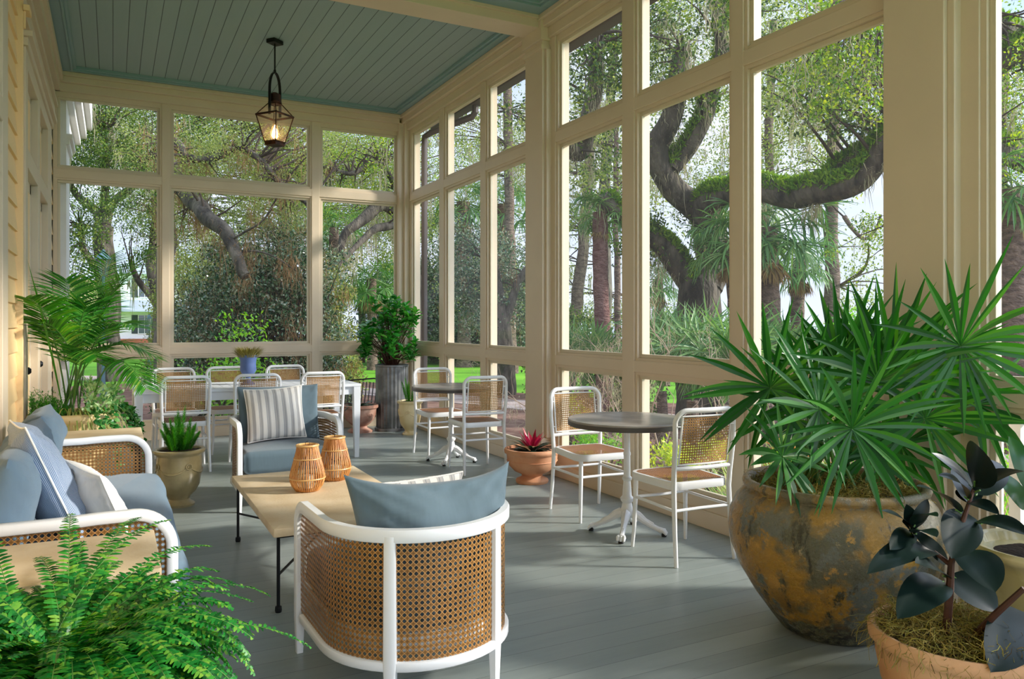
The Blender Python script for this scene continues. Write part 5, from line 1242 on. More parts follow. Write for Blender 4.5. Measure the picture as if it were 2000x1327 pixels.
def tree(name, label, cat, base, limbs, crowns, leaf, seed, leafL=.06, leafW=.03, per=70, crad=.38, moss=0, mossL=.7, mossW=.013, mat_moss='beard', fern=(), twigs=True, bark='bark_oak', group=None, jit=.12, twig_r=.018, limbmoss=0, moss_per=24, dens=1.7):
    """limbs: list of (points as (px, py, depth) read off the photograph, r0, r1); crowns: (px, py, depth, rx, ry, rz, count)"""
    rg = np.random.default_rng(seed); B0 = Vector(base); t = empty(name, base, label, cat, group=group)
    rp_ = random.Random(seed); mb = MB(); LP = []
    for li, (pts, r0, r1) in enumerate(limbs):
        Pw = smooth_path([(at(*p) if len(p) == 3 else Vector(p[:3])) for p in pts], 6, jit); n = len(Pw)
        rr = [(r0+(r1-r0)*(i/(n-1))**.8)*(1+.12*noise.noise(p*2.1)) for i, p in enumerate(Pw)]
        mb.tube([p-B0 for p in Pw], rr, 12); LP += [(p, r) for p, r in zip(Pw, rr)]
        if li in fern:
            Q = []; 
            for i in range(len(Pw)-1):
                for _ in range(170):
                    q = Pw[i].lerp(Pw[i+1], rp_.random()); a = rp_.uniform(0, PI); d = (Pw[i+1]-Pw[i]).normalized(); s = d.cross(UP).normalized(); u = s.cross(d); Q.append(q+(s*math.cos(a)+u*math.sin(a))*rr[i]*.98)
            Q = np.array([tuple(q) for q in Q]); V, F = leaf_arrays(Q, .12, .034, rg, 1.0, .4); np_mesh('limb_ferns', V-np.array(base), F, LM['resfern'], t)
    mb.build('trunk', M[bark], t)
    C = []
    for (px, py, d, rx, ry, rz_c, n) in crowns:
        n = int(n*dens)
        c = np.array(at(px, py, d)); C.append(c+ball(n, rg, .15)*np.array([rx, ry, rz_c]))
    if C:
        C = np.concatenate(C); rad = crad*rg.uniform(.55, 1.35, len(C)); P = clump_cloud(C, rad, per, rg); V, F = leaf_arrays(P, leafL, leafW, rg); np_mesh('leaves', V-np.array(base), F, LM[leaf], t)
        if twigs and LP:
            tw = MB(); arr = np.array([tuple(p) for p, r in LP])
            for c in C[::2]:
                dd = ((arr-c)**2).sum(1); dd[arr[:, 2] < 1.2] += 9; j = int(np.argmin(dd+rg.uniform(0, 1.5, len(arr)))); a = Vector(arr[j]); b = Vector(c); L0 = (b-a).length
                if L0 > 7: continue
                mid = a.lerp(b, .5)+Vector((rp_.uniform(-.15, .15), rp_.uniform(-.15, .15), rp_.uniform(.0, .25)))*L0
                P_ = [a*(1-u)**2+mid*2*u*(1-u)+b*u*u for u in (0, .2, .4, .6, .8, 1)]; P_ = [q+noise.noise_vector(q*3)*.06 for q in P_]
                tw.tube([q-B0 for q in P_], [twig_r*(1.4-.25*k) for k in range(5)]+[twig_r*.15], 5, cap=False)
            tw.build('branches', M['twig_dark'] if bark != 'twig' else M['twig'], t)
        if moss:
            idx = rg.choice(len(C), min(moss, len(C)), replace=False); Q = C[idx]+rg.normal(size=(len(idx), 3))*.1; V, F = moss_ribbons(Q, rg, mossL, mossW, moss_per); np_mesh('spanish_moss', V-np.array(base), F, LM[mat_moss], t)
    if limbmoss and LP:
        Q = np.array([tuple(p-Vector((0, 0, r*.8))) for p, r in LP if p.z > 1.5]); Q = Q[rg.integers(0, len(Q), limbmoss)]+rg.normal(size=(limbmoss, 3))*.06
        V, F = moss_ribbons(Q, rg, mossL, mossW, moss_per); np_mesh('moss_on_limbs', V-np.array(base), F, LM[mat_moss], t)
    return t
def gnd(px, d): p = at(px, 630, d); return (p.x, p.y, ZG)

# main live oak with the fern covered limb
b = gnd(1372, 15)
tree('live_oak', 'massive dark live oak with a fern covered limb beyond the middle screen bay', 'tree', b,
     [([(b[0], b[1], ZG-.2, 0), (1366, 700, 15), (1362, 600, 15), (1362, 545, 15)], .55, .40),
      ([(1358, 570, 15), (1320, 510, 14.9), (1285, 478, 14.8), (1240, 440, 14.6), (1180, 380, 14.3)], .30, .15),
      ([(1375, 560, 15), (1392, 500, 15), (1385, 440, 14.8), (1345, 400, 14.6), (1310, 360, 14.4), (1285, 300, 14.2), (1305, 240, 14), (1325, 170, 13.8), (1330, 90, 13.6)], .34, .16),
      ([(1312, 330, 14.3), (1345, 290, 14.2), (1380, 230, 14), (1400, 150, 13.6), (1412, 60, 13.2), (1395, -40, 13)], .20, .12),
      ([(1388, 500, 15), (1380, 440, 14.6), (1388, 395, 14.2), (1420, 385, 13.8), (1480, 372, 13.2), (1560, 378, 12.6), (1640, 365, 12.0), (1700, 325, 11.6), (1745, 270, 11.3), (1800, 200, 11), (1900, 150, 10.6), (1960, 110, 10.3), (2040, 60, 10)], .30, .15),
      ([(1600, 372, 12.4), (1650, 320, 12.2), (1700, 285, 12), (1760, 240, 11.8)], .12, .07),
      ([(1172, 60, 13), (1165, 140, 13.5), (1150, 220, 14.1), (1130, 300, 14.3), (1100, 290, 14.2), (1060, 270, 14)], .10, .20)],
     [(1160, 180, 14, 2.0, 1.5, 1.8, 34), (1330, 90, 13.5, 2.2, 1.5, 1.2, 30), (1130, 60, 13, 1.5, 1.5, 1.0, 16), (1290, 460, 15, 1.0, 1, .6, 14), (1550, 60, 12, 2.6, 1.5, 1.2, 36), (1640, 170, 11.5, 1.5, 1.0, .9, 22)],
     'oak', 101, per=75, crad=.34, moss=80, mossL=.7, fern=(1, 3, 4, 5), limbmoss=60, twig_r=.022, leafL=.08, leafW=.042, moss_per=36)
# second oak, bright leaves at the top of the right bay
b = gnd(2180, 14)
tree('live_oak', 'live oak with bright sunlit leaves hanging over the top right of the widest screen', 'tree', b,
     [([(b[0], b[1], ZG-.2, 0), (2170, 500, 14), (2120, 350, 13), (2000, 300, 12), (1915, 292, 11.5), (1850, 300, 11)], .45, .14),
      ([(2140, 420, 13.5), (2080, 200, 12), (1960, 70, 10.5), (1820, 0, 9.6), (1700, -20, 9.2)], .25, .08),
      ([(1960, 300, 11.8), (1930, 380, 11.6), (1900, 420, 11.4)], .07, .02)],
     [(1680, 110, 8.8, 1.1, .8, .75, 52), (1940, 60, 10, 1.2, 1.0, 1.0, 34), (1960, 230, 11.5, 1.0, 1.0, 1.2, 34), (1720, 420, 13, 1.0, 1.0, 1.4, 12)],
     'oak_bright', 102, per=62, crad=.26, moss=40, mossL=.5, moss_per=30, fern=(0, 1), leafL=.055, leafW=.03, limbmoss=12)
# slimmer trees standing between the oak and the river
def slim(px, d, r, top, lean, label, seed, crowns, leaf='oak_far', moss=20, name='tall_tree', mm='beard', bark='bark_palm', extra=()):
    b = gnd(px, d); return tree(name, label, 'tree', b, [([(b[0], b[1], ZG-.2, 0), (px+lean*.3, 600, d), (px+lean*.6, 400, d), (px+lean, top, d)], r, r*.55)]+list(extra), crowns, leaf, seed, leafL=.11, leafW=.055, per=70, crad=.6, moss=int(moss*1.5), mossL=1.0, mossW=.022, mat_moss=mm, bark=bark, jit=.1)
slim(1622, 20, .24, -60, 8, 'straight tall pine trunk behind the fern covered limb in the widest screen', 111, [(1620, 120, 20, 3.2, 2, 3.0, 46), (1530, 260, 20, 2.0, 1.5, 1.8, 22), (1700, 560, 21, 1.3, 1, 1.6, 12)], extra=[([(1650, 420, 19), (1690, 470, 18.5), (1720, 420, 18.2)], .06, .03), ([(1640, 560, 20), (1690, 520, 19), (1700, 480, 18)], .05, .02)])
slim(1208, 19, .10, 200, -6, 'thin pale tree just right of the reddish palm trunk', 112, [(1190, 330, 19, 1.6, 1.5, 1.6, 18)])
slim(1110, 24, .25, 40, 60, 'grey leaning tree behind the first screen bay past the column', 113, [(1130, 320, 24, 3.0, 2, 2.4, 40), (1110, 480, 25, 1.4, 1, 1.5, 10), (1240, 330, 26, 3, 2, 3, 26)], moss=40)
slim(1480, 24, .2, 40, 30, 'mossy background tree seen above the left end of the ferny limb', 114, [(1490, 240, 24, 2.4, 2, 3.2, 42), (1420, 350, 26, 2, 1.5, 2, 18)], moss=40)
slim(1000, 30, .3, 60, -10, 'feathery pale tree behind the upper screens beside the column', 115, [(1000, 210, 30, 4, 2, 3.2, 50), (900, 240, 30, 4, 2, 3, 50), (1010, 560, 30, 3, 2, 1.5, 10)], moss=20)
slim(1950, 24, .2, 100, 10, 'background tree far beyond the nearest screen bay', 116, [(1955, 180, 24, 2.4, 2, 2.6, 30)], moss=24)

# cabbage palms
def palm_proto(seed, nfan=24, L_=.85, skirt=10):
    rp_ = random.Random(seed); mb = MB(); sk = MB()
    for k in range(nfan):
        a = 2*PI*k*.618+rp_.uniform(-.2, .2); el_ = rp_.uniform(-.6, 1.3); d = Vector((math.cos(a), math.sin(a), el_)).normalized(); pl_ = rp_.uniform(.5, .85)
        P_ = droop_path((0, 0, 0), d, pl_, .5, 4); mb.tube(P_, .012, 4, cap=False); ax = (P_[-1]-P_[-2]).normalized()
        fan_leaf(mb, P_[-1], ax, UP+Vector((rp_.uniform(-.3, .3),)*3), L_*.75, 15, 115, .048, 1.7, .2, rp_, n=5)
    for k in range(skirt):
        a = rp_.uniform(0, 2*PI); d = Vector((math.cos(a)*.5, math.sin(a)*.5, -1)); P_ = droop_path((0, 0, -.1), d, .5, .8, 3); fan_leaf(sk, P_[-1], (P_[-1]-P_[-2]), Vector((math.cos(a), math.sin(a), .3)), L_*.5, 9, 60, .04, 2.5, .2, rp_, n=4)
    return mb, sk
pp = []
for s in (1, 2):
    mb, sk = palm_proto(s); pp.append((mb.build('crown', LM['palmetto']), sk.build('dead_fronds', LM['skirt'])))
def cabbage(px, py, d, r, sc, label, bark='bark_palm', lean=0, v=0, skirt=True, group=None):
    b = Vector(gnd(px+lean, d)); top = at(px, py, d); t = empty('cabbage_palm', b, label, 'palm tree', group=group)
    mb = MB(); P_ = smooth_path([(0, 0, -.2), (top-b)*.33+Vector((.05, 0, 0)), (top-b)*.66, top-b], 8); n_ = len(P_)
    mb.tube(P_, [r*(1.25-.25*min(1, i/6))*(1+.05*math.sin(i*2.1)) for i in range(n_)], 14); mb.build('trunk', M[bark], t)
    for k, src in enumerate(pp[v]):
        if k and not skirt: continue
        o = src.copy(); col.objects.link(o); o.parent = t; o.location = top-b; o.scale = (sc,)*3; o.rotation_euler = (0, 0, px*.7)
    return t
cabbage(1172, 415, 14.5, .145, .58, 'cabbage palm with a reddish trunk in the first bay past the column', 'bark_red', 4)
cabbage(1500, 445, 13, .17, 1.05, 'full crowned cabbage palm beneath the ferny limb at the left of the widest screen', 'bark_palm', 10, 1)
cabbage(1562, 505, 17, .15, .9, 'smaller cabbage palm just left of the tall pine trunk', 'bark_palm', -14)
cabbage(1432, 470, 13, .15, .8, 'cabbage palm whose fronds drape in front of the big oak trunk', 'bark_palm', 20, 1)
cabbage(1284, 545, 24, .16, 1.0, 'distant cabbage palm to the left of the big oak trunk', 'bark_palm', 14, 0)
cabbage(1978, 370, 11.5, .26, .9, 'thick trunked cabbage palm at the right edge of the photo', 'bark_palm', 4, 1)
cabbage(985, 400, 34, .42, 1.5, 'cabbage palm with shaggy reddish trunk beside the column', 'bark_red', 0, 0)
cabbage(905, 395, 34, .3, 1.6, 'cabbage palm half hidden behind the second screen bay from the corner', 'bark_palm', 0, 1)
cabbage(652, 445, 22, .14, .85, 'cabbage palm at the left of the last end screen', 'bark_palm', 6, 0, skirt=False)
cabbage(726, 545, 32, .2, 1.5, 'tallest distant cabbage palm in the last end screen', 'bark_palm', 0, 1)
cabbage(752, 560, 36, .2, 1.5, 'distant cabbage palm nearest the corner post in the last end screen', 'bark_red', 4, 0)
cabbage(708, 562, 38, .18, 1.4, 'distant cabbage palm at the left of its palm cluster in the last end screen', 'bark_palm', -3, 0)
# saw palmetto clumps near the oak
def palmetto(px, d, sc, label, seed):
    b = Vector(gnd(px, d)); t = empty('saw_palmetto', b, label, 'palmetto', group=None); rp_ = random.Random(seed); mb = MB(); st = MB()
    for k in range(22):
        a = rp_.uniform(0, 2*PI); d_ = Vector((math.cos(a)*.7, math.sin(a)*.7, rp_.uniform(.6, 2.2))); P_ = droop_path((0, 0, .9), d_+Vector((0, 0, .4)), rp_.uniform(.4, .8)*sc, .1, 5); st.tube(P_, .008, 4, cap=False)
        fan_leaf(mb, P_[-1], (P_[-1]-P_[-2]), UP-FW*.8+Vector((rp_.uniform(-.5, .5), rp_.uniform(-.5, .5), 0)), .54*sc, 17, 120, .034, 1.0, .15, rp_, n=5)
    mb.build('fans', LM['palmetto'], t); st.build('stalks', M['stem_green'], t); tk = MB(); tk.tube([(0, 0, -.1), (.03, 0, .4), (0, 0, .9)], [.12, .09, .08], 10); tk.build('trunk', M['bark_palm'], t)
palmetto(1292, 12, 1.25, 'saw palmetto left of the big oak trunk', 1); palmetto(1352, 10.6, 1.25, 'saw palmetto in front of the big oak trunk', 2); palmetto(1412, 10, 1.2, 'saw palmetto at the right of the big oak trunk', 3); palmetto(1140, 13, 1.0, 'saw palmetto left of the reddish palm trunk', 4)
palmetto(1500, 12, 1.2, 'saw palmetto under the full crowned palm', 5)

# ---- beyond the end wall
b = gnd(322, 15)
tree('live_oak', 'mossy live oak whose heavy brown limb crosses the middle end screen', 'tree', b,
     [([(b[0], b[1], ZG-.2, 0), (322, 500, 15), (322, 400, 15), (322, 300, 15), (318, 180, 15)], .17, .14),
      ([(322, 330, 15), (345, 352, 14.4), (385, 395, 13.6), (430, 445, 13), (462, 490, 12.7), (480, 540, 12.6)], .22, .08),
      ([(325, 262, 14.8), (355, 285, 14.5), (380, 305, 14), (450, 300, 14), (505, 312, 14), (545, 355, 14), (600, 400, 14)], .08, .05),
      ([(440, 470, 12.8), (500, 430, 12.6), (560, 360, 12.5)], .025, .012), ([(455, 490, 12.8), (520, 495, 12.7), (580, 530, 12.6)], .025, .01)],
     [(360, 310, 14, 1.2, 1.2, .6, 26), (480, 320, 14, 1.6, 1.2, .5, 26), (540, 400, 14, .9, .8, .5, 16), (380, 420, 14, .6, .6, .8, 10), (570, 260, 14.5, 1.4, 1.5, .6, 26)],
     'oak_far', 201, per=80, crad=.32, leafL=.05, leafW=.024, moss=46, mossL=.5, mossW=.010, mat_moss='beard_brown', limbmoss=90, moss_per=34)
b = gnd(215, 26)
tree('live_oak', 'forked dark live oak in the left end screen in front of the white house', 'tree', b,
     [([(b[0], b[1], ZG-.2, 0), (212, 600, 26), (206, 500, 26), (203, 440, 26)], .42, .30), ([(203, 450, 26), (185, 410, 26), (150, 380, 26), (120, 340, 25)], .20, .08), ([(203, 450, 26), (215, 400, 26), (250, 370, 26), (290, 320, 25)], .20, .08),
      ([(208, 560, 26), (170, 500, 25.5), (155, 440, 25)], .16, .08), ([(205, 440, 26), (205, 380, 26), (210, 250, 25)], .2, .1)],
     [(150, 300, 25, 2.2, 2, 3.2, 70), (290, 250, 25, 3.0, 2, 1.5, 60), (230, 270, 26, 2.6, 2, 1.6, 50), (150, 470, 24, 1.1, 1, 2.6, 50), (140, 250, 24, 1.6, 1.5, 1.4, 40)],
     'oak', 202, per=70, crad=.5, leafL=.085, leafW=.045, moss=36, mossL=.9, mossW=.03)
b = gnd(318, 22)
tree('live_oak', 'slanting dark trunks crossing the white house at the right of the left end screen', 'tree', b,
     [([(b[0], b[1], ZG-.2, 0), (312, 600, 22), (300, 540, 22), (297, 480, 22), (308, 400, 22)], .22, .12), ([(308, 600, 22), (285, 570, 21.8), (262, 535, 21.6), (258, 520, 21.5)], .13, .06)],
     [(300, 410, 21, 1.0, 1, 1.6, 44), (262, 400, 21, .8, .8, .8, 12), (350, 420, 22, 1.2, 1, 2, 22)], 'oak', 203, per=60, crad=.4, leafL=.07, leafW=.035, moss=22, mossL=.9)
b = gnd(800, 19)
tree('live_oak', 'spreading live oak with bare grey limbs reaching into the last end screen from the right', 'tree', b,
     [([(b[0], b[1], ZG-.2, 0), (805, 560, 19), (790, 440, 19), (760, 400, 18.5), (700, 425, 18), (675, 460, 17.6), (668, 500, 17.4)], .30, .07), ([(780, 430, 18.8), (730, 450, 18), (695, 485, 17.5), (660, 520, 17)], .12, .04), ([(800, 420, 19), (740, 320, 18.5), (690, 340, 18), (640, 330, 18)], .12, .03)],
     [(700, 310, 18.5, 1.6, 1.5, .9, 60), (700, 400, 19, 1.5, 1.2, .6, 24), (820, 330, 19, 1.4, 1.4, 1.6, 40)], 'oak_bright', 204, per=60, crad=.38, leafL=.06, leafW=.028, moss=50, mossL=.9, mat_moss='beard', limbmoss=30)
# haze of foliage filling the upper end screens
b = gnd(560, 34)
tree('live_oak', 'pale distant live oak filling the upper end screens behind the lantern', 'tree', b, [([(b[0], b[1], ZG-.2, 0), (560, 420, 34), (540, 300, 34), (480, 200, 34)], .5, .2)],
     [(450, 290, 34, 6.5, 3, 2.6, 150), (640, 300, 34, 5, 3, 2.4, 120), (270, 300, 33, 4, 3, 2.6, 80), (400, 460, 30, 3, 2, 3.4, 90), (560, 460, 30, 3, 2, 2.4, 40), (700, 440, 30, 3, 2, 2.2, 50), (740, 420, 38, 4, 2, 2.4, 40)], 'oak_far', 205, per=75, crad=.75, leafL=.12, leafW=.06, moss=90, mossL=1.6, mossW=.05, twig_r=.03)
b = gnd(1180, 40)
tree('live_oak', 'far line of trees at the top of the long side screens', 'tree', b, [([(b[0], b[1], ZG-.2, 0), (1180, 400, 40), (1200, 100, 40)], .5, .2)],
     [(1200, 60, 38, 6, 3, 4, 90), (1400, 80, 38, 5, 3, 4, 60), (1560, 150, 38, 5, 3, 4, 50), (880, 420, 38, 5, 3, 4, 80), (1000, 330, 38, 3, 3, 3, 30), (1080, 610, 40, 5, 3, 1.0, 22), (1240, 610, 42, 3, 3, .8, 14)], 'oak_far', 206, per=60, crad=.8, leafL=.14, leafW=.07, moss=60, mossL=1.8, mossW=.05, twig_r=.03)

b = gnd(990, 21)
tree('live_oak', 'dark trunked tree on the lawn just left of the column', 'tree', b, [([(b[0], b[1], ZG-.2, 0), (985, 700, 21), (975, 600, 21), (960, 500, 21)], .34, .18), ([(980, 640, 21), (1010, 560, 21), (1030, 520, 21)], .16, .08)],
     [(985, 560, 21.5, 1.6, 1.2, 1.3, 46), (915, 590, 22, 1.0, 1.0, 1.0, 24), (925, 480, 22, 1.2, 1.0, .8, 22)], 'camellia', 207, per=80, crad=.42, leafL=.09, leafW=.045, moss=30, mossL=.8, mat_moss='beard_brown')
# dense shrubs
def shrub(px, d, top, rx, ry, label, seed, leaf='camellia', n=120, per=90, L_=.075, moss=0, name='camellia_shrub', cat='shrub', mm='beard_brown', low=ZG, crad=.30):
    rg = np.random.default_rng(seed); b = Vector(gnd(px, d)); t = empty(name, b, label, cat); zt = at(px, top, d).z; H_ = zt-low
    D = rand_dirs(n, rg); D[:, 2] = np.abs(D[:, 2])*1.0; rr = rg.uniform(.72, 1.0, n)[:, None]; C = D*rr*np.array([rx, ry, H_*.98-.2])+np.array([0, 0, .2])
    C = np.concatenate([C, np.stack([rg.uniform(-.8, .8, n//3)*rx, rg.uniform(-.8, .8, n//3)*ry, rg.uniform(.1, .8, n//3)*H_], 1)])
    P = clump_cloud(C, crad*rg.uniform(.7, 1.3, len(C)), per, rg); V, F = leaf_arrays(P, L_, L_*.48, rg, .3, .5); np_mesh('leaves', V, F, LM[leaf], t)
    st = MB(); rp_ = random.Random(seed)
    for c in C[::3]: c = Vector(c); st.tube([Vector((c.x*.12, c.y*.12, 0)), Vector((c.x*.5, c.y*.5, c.z*.55))+Vector((rp_.uniform(-.1, .1),)*3), c], [.03, .018, .006], 5, cap=False)
    st.build('stems', M['twig_dark'], t)
    if moss:
        idx = rg.choice(len(C), moss); V, F = moss_ribbons(C[idx]*1.03, rg, .5, .012, 26, .14); np_mesh('spanish_moss', V, F, LM[mm], t)
    return t
shrub(395, 16, 545, 1.0, 1.0, 'dark glossy shrub at the lower left of the middle end screen', 1, n=90)
shrub(475, 15, 430, 1.25, 1.0, 'tall dark glossy shrub in the middle end screen behind the blue urn', 2, n=160, moss=110)
shrub(560, 15, 385, 1.2, 1.0, 'tallest glossy shrub, at the right of the middle end screen', 3, n=200, moss=150)
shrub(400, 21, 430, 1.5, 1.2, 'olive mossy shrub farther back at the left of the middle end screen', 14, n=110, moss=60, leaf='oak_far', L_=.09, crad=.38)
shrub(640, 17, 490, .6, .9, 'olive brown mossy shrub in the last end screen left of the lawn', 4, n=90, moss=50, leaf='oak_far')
shrub(470, 11.8, 610, .55, .4, 'small bright green shrub low in front of the dark shrubs', 5, leaf='bush', n=26, per=40, L_=.08)
shrub(835, 38, 490, 3.4, 2.5, 'dark shrub mass seen through the screens nearest the corner', 6, n=170, moss=40, L_=.17, crad=.8, per=110)
shrub(915, 38, 450, 3.6, 2.5, 'tall dark shrub mass behind the second bay from the corner', 7, n=190, moss=40, L_=.17, crad=.8, per=110)
shrub(1000, 37, 530, 3.4, 2.5, 'dark shrub mass left of the column at window height', 8, n=170, moss=30, L_=.17, crad=.8, per=110)
shrub(1105, 20, 585, 1.1, 1.0, 'low green shrub by the water left of the reddish palm', 9, leaf='oak', n=60, L_=.09)
shrub(1215, 15, 640, .7, .7, 'low green shrub at the right of the first bay past the column', 10, leaf='oak', n=46)
shrub(1700, 17, 590, 1.6, 1.2, 'sunny green shrub low in the widest screen', 11, leaf='bush', n=90, L_=.09)
shrub(1590, 14, 640, 1.2, 1.0, 'olive shrub low in the widest screen under the palms', 12, leaf='oak', n=80, L_=.08)
shrub(1950, 16, 660, 1.6, 1.2, 'reddish brown shrub beyond the white railing', 13, leaf='orange', n=70, L_=.08)
# low planting right below the screens
def low_plant(x, y, r, h, leaf, label, seed, kind='round', n=34, name='garden_shrub'):
    rg = np.random.default_rng(seed); rp_ = random.Random(seed); t = empty(name, (x, y, ZG+.02), label, 'plant' if kind == 'blades' else 'shrub')
    if kind == 'round':
        D = rand_dirs(n, rg); D[:, 2] = np.abs(D[:, 2]); C = D*np.array([r, r, h])*.9; P = clump_cloud(C, .13*rg.uniform(.7, 1.3, n), 60, rg); V, F = leaf_arrays(P, .05, .022, rg, .5, .5); np_mesh('leaves', V, F, LM[leaf], t)
        st = MB()
        for c in C[::3]: st.tube([(0, 0, 0), (c[0]*.6, c[1]*.6, c[2]*.6), tuple(c)], [.012, .008, .003], 4, cap=False)
        st.build('stems', M['twig_dark'], t)
    else:
        mb = MB()
        for k in range(n*9):
            a = rp_.uniform(0, 2*PI); q = r*.45*rp_.random(); mb_d = (math.cos(a)*.5, math.sin(a)*.5, rp_.uniform(.7, 2)); blade(mb, droop_path((q*math.cos(a), q*math.sin(a), 0), mb_d, h*rp_.uniform(.8, 1.35), rp_.uniform(.5, 1.8)/h, 6), .014, UP, .2, base=.6, peak=.3)
        mb.build('blades', LM[leaf], t)
    return t
lp = [(5.3, 8.6, .55, .75, 'yellowgreen', 'yellow green shrub below the screens behind the terracotta bowl', 'round'), (4.9, 7.2, .5, .62, 'bush', 'light green shrub low outside the far round table', 'round'), (4.7, 5.9, .45, .6, 'yellowgreen', 'yellow green shrub low outside the first bay past the column', 'round'),
      (4.6, 5.1, .5, .75, 'grass', 'clump of pale strappy blades outside behind the near far-side chair', 'blades'), (5.3, 4.9, .4, .7, 'orange', 'orange red leaved plant outside behind the near bistro table', 'round'), (4.5, 4.35, .5, .85, 'bush', 'tall light green grassy clump outside the middle bay', 'blades'),
      (4.5, 3.75, .5, .9, 'yellowgreen', 'bright yellow green clump behind the front cane chair', 'blades'), (4.6, 3.1, .5, .75, 'bush', 'light green blades low outside behind the ochre jar', 'blades'), (4.4, 2.5, .45, .8, 'yellowgreen', 'yellow green blades outside at the foot of the wide pier', 'blades'), (5.6, 2.4, .6, .7, 'bush', 'light green shrub beyond the white railing', 'round'), (5.6, 6.3, .5, .55, 'yellowgreen', 'yellow green mound farther out past the first bay', 'round'),
      (6.2, 3.6, .6, .7, 'bush', 'round light green shrub farther out past the middle bay', 'round')]
for i, (x, y, r, h, lf, lb, kd) in enumerate(lp): low_plant(x+(.5 if kd == 'blades' else 0), y, r*.85 if kd == 'blades' else r, h*1.4, lf, lb, 300+i, kd, 34 if kd == 'round' else 26, 'garden_shrub' if kd == 'round' else 'ornamental_grass')
# bare lichen covered shrub with moss close outside the middle bays
rg = np.random.default_rng(77); rp_ = random.Random(77)
for (px, d, top, sp_, lb) in ((1345, 8.2, 590, 1.1, 'bare pale twiggy shrub draped in grey moss outside the middle bay'), (1165, 9.2, 625, .8, 'bare pale twiggy shrub outside the first bay past the column')):
    b = Vector(gnd(px, d)); t = empty('bare_shrub', b, lb, 'shrub'); tw = MB(); tips_ = []; zt = at(px, top, d).z-ZG
    def grow(p, d_, L_, r_, depth):
        P_ = [p]; q = p.copy(); dd = d_.normalized()
        for k in range(4): dd = (dd+Vector((rp_.uniform(-.35, .35), rp_.uniform(-.35, .35), rp_.uniform(-.12, .22)))).normalized(); q = q+dd*L_/4; P_.append(q.copy())
        tw.tube(P_, [r_*(1-.12*k) for k in range(5)], 5, cap=False); tips_.append(q.copy())
        if depth: 
            for k in range(rp_.choice((2, 3))): grow(P_[rp_.choice((2, 3, 4))], dd+Vector((rp_.uniform(-1, 1), rp_.uniform(-1, 1), rp_.uniform(-.3, .7))), L_*.68, r_*.5, depth-1)
    for k in range(5): a = 2*PI*k/5+.5; grow(Vector((0, 0, 0)), Vector((math.cos(a)*.5*sp_, math.sin(a)*.5*sp_, 1)), zt*.5, .018, 3)
    tw.build('twigs', M['twig'], t); T_ = np.array([tuple(q) for q in tips_]); T_ = T_[rg.choice(len(T_), 30)]; V, F = moss_ribbons(T_, rg, .26, .006, 34, .06); np_mesh('spanish_moss', V, F, LM['beard'], t)
for a, b_ in pp: 
    for o in (a, b_): bpy.data.objects.remove(o)

# ---- white house in the distance
hb = at(262, 630, 72); hs = empty('white_house', (hb.x, hb.y, ZG), 'white two storey house with dark shutters far behind the left end screen', 'house', rz=-R(10))
def hp(name, mt, boxes, parent=hs, bevel=0):
    m = MB(); [m.box(*b) for b in boxes]; return m.build(name, M[mt], parent, smooth=False, bevel=bevel)
hp('wall', 'white_out', [(-1.8, 9, 0, 8, .0, 6.6)]); hp('side_wing', 'siding', [(-6.5, -1.8, 2, 8, .4, 6.0)])
hp('base', 'brick', [(-2.8, 9.2, -1.9, 0, -.1, .45)]); 
m = MB(); m.add([(-2.9, -2.2, 3.05), (9.2, -2.2, 3.05), (9.2, 0, 4.1), (-2.3, 0, 4.1), (-2.9, -2.2, 2.95), (9.2, -2.2, 2.95), (9.2, 0, 2.95), (-2.3, 0, 2.95)], [(0, 1, 2, 3), (7, 6, 5, 4), (0, 4, 5, 1), (3, 2, 6, 7), (0, 3, 7, 4), (1, 5, 6, 2)]); m.build('porch_roof', M['roof_metal'], hs, smooth=False)
m = MB(); m.add([(-2.4, -.6, 6.5), (9.6, -.6, 6.5), (9.6, 4, 9.4), (-2.4, 4, 9.4), (-2.4, 8.6, 6.5), (9.6, 8.6, 6.5)], [(0, 1, 2, 3), (3, 2, 5, 4), (0, 3, 4), (1, 5, 2), (0, 4, 5, 1)]); m.build('roof', M['roof_metal'], hs, smooth=False)
for (x, z) in ((.9, .95), (.9, 4.35), (5, .95), (5, 4.35)):
    wn_ = hp('window', 'dark_glass', [(x-.5, x+.5, -.06, -.02, z, z+1.7)]); hp('window_frame', 'white_out', [(x-.56, x-.5, -.1, 0, z-.06, z+1.76), (x+.5, x+.56, -.1, 0, z-.06, z+1.76), (x-.5, x+.5, -.1, 0, z+1.7, z+1.76), (x-.5, x+.5, -.1, 0, z-.06, z), (x-.02, x+.02, -.08, 0, z, z+1.7), (x-.5, x+.5, -.08, 0, z+.82, z+.88)], wn_)
    for s in (-1, 1): hp('shutter', 'shutter', [(x+s*.85-.26, x+s*.85+.26, -.06, 0, z-.02, z+1.72)])
for x in (-2.7, 2.2, 7): hp('porch_post', 'white_out', [(x-.1, x+.1, -2.1, -1.9, .4, 2.95)])
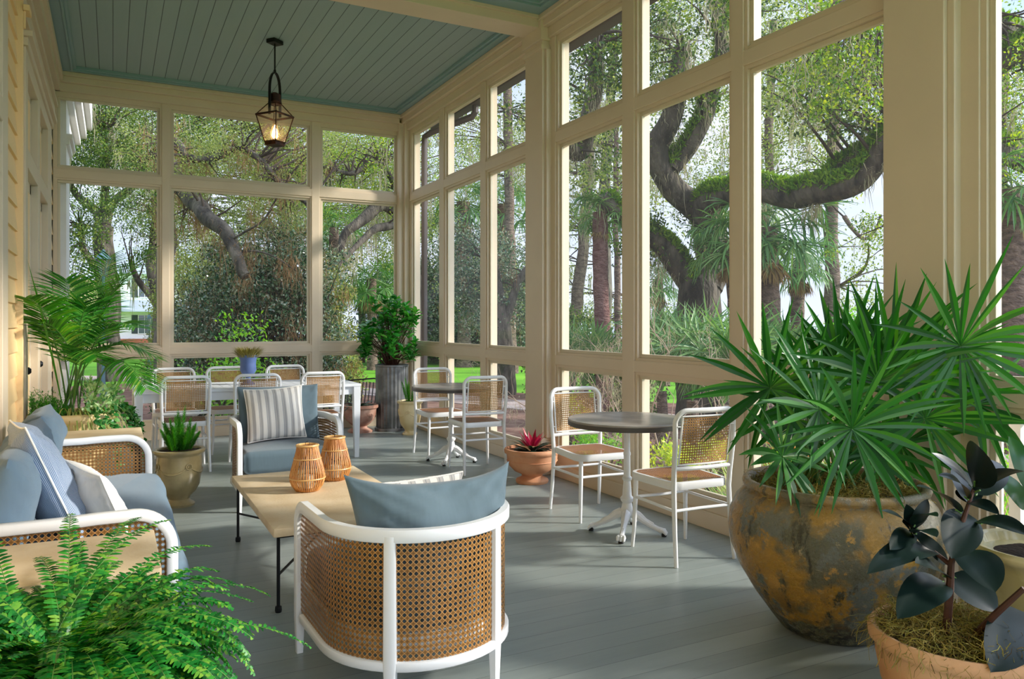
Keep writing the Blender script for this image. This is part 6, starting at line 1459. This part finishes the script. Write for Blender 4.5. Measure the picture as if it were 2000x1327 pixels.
# street lamps
def lamp(px, top, d, label, sc=1.0):
    b = Vector(gnd(px, d)); H_ = at(px, top, d).z-ZG; t = empty('lamp_post', b, label, 'street lamp', group=None)
    m = MB(); m.lathe([(.09, 0), (.10, .1), (.06, .3), (.045, .5), (.035, H_-.75), (.05, H_-.7)], 14); m.build('post', M['verd'], t)
    m = MB(); m.lathe([(.07, H_-.68), (.16, H_-.28), (.17, H_-.26), (.155, H_-.26), (.06, H_-.66)], 6, cap=False); m.build('glass', M['glass'], t, smooth=False)
    m = MB(); m.lathe([(.2, H_-.26), (.12, H_-.14), (.04, H_-.08), (.05, H_-.04), (.001, H_)], 6); [m.tube([(.07*math.cos(a), .07*math.sin(a), H_-.68), (.165*math.cos(a), .165*math.sin(a), H_-.26)], .008, 5) for a in np.arange(6)*PI/3]; m.build('lamp_head', M['verd'], t, smooth=False)
M['verd'] = mat('blue_green_painted_metal', '#4d6a72', .5)
lamp(202, 487, 20, 'blue green street lamp behind the palm fronds in the left end screen'); lamp(292, 612, 36, 'dark street lamp in front of the white house')
# iron bench behind the weathered urn
bn = empty('iron_bench', (*gnd(712, 14)[:2], ZG+.02), 'black iron garden bench outside at the foot of the last end screen', 'bench', rz=R(-50))
m = MB(); [m.tube([(x, .22+.05*0, .45), (x, .30, .85)], .010, 5) for x in np.linspace(-.6, .6, 17)]; m.tube([(-.62, .30, .86), (0, .31, .92), (.62, .30, .86)], .014, 6); m.build('backrest', M['iron'], bn)
m = MB(); [m.tube([(-.62, y, .44), (.62, y, .44)], .012, 5) for y in np.linspace(-.2, .2, 8)]; m.build('seat', M['iron'], bn)
for s in (-.6, .6):
    m = MB(); m.tube([(s, -.22, 0), (s, -.2, .25), (s, -.22, .44)], .016, 6); m.build('leg', M['iron'], bn); m = MB(); m.tube([(s, .28, 0), (s, .22, .25), (s, .22, .44), (s, .30, .86)], .016, 6); m.build('leg', M['iron'], bn)
    m = MB(); m.tube([(s, .26, .66), (s, 0, .68), (s, -.24, .64), (s, -.27, .58), (s, -.22, .44)], .014, 6); m.build('armrest', M['iron'], bn)
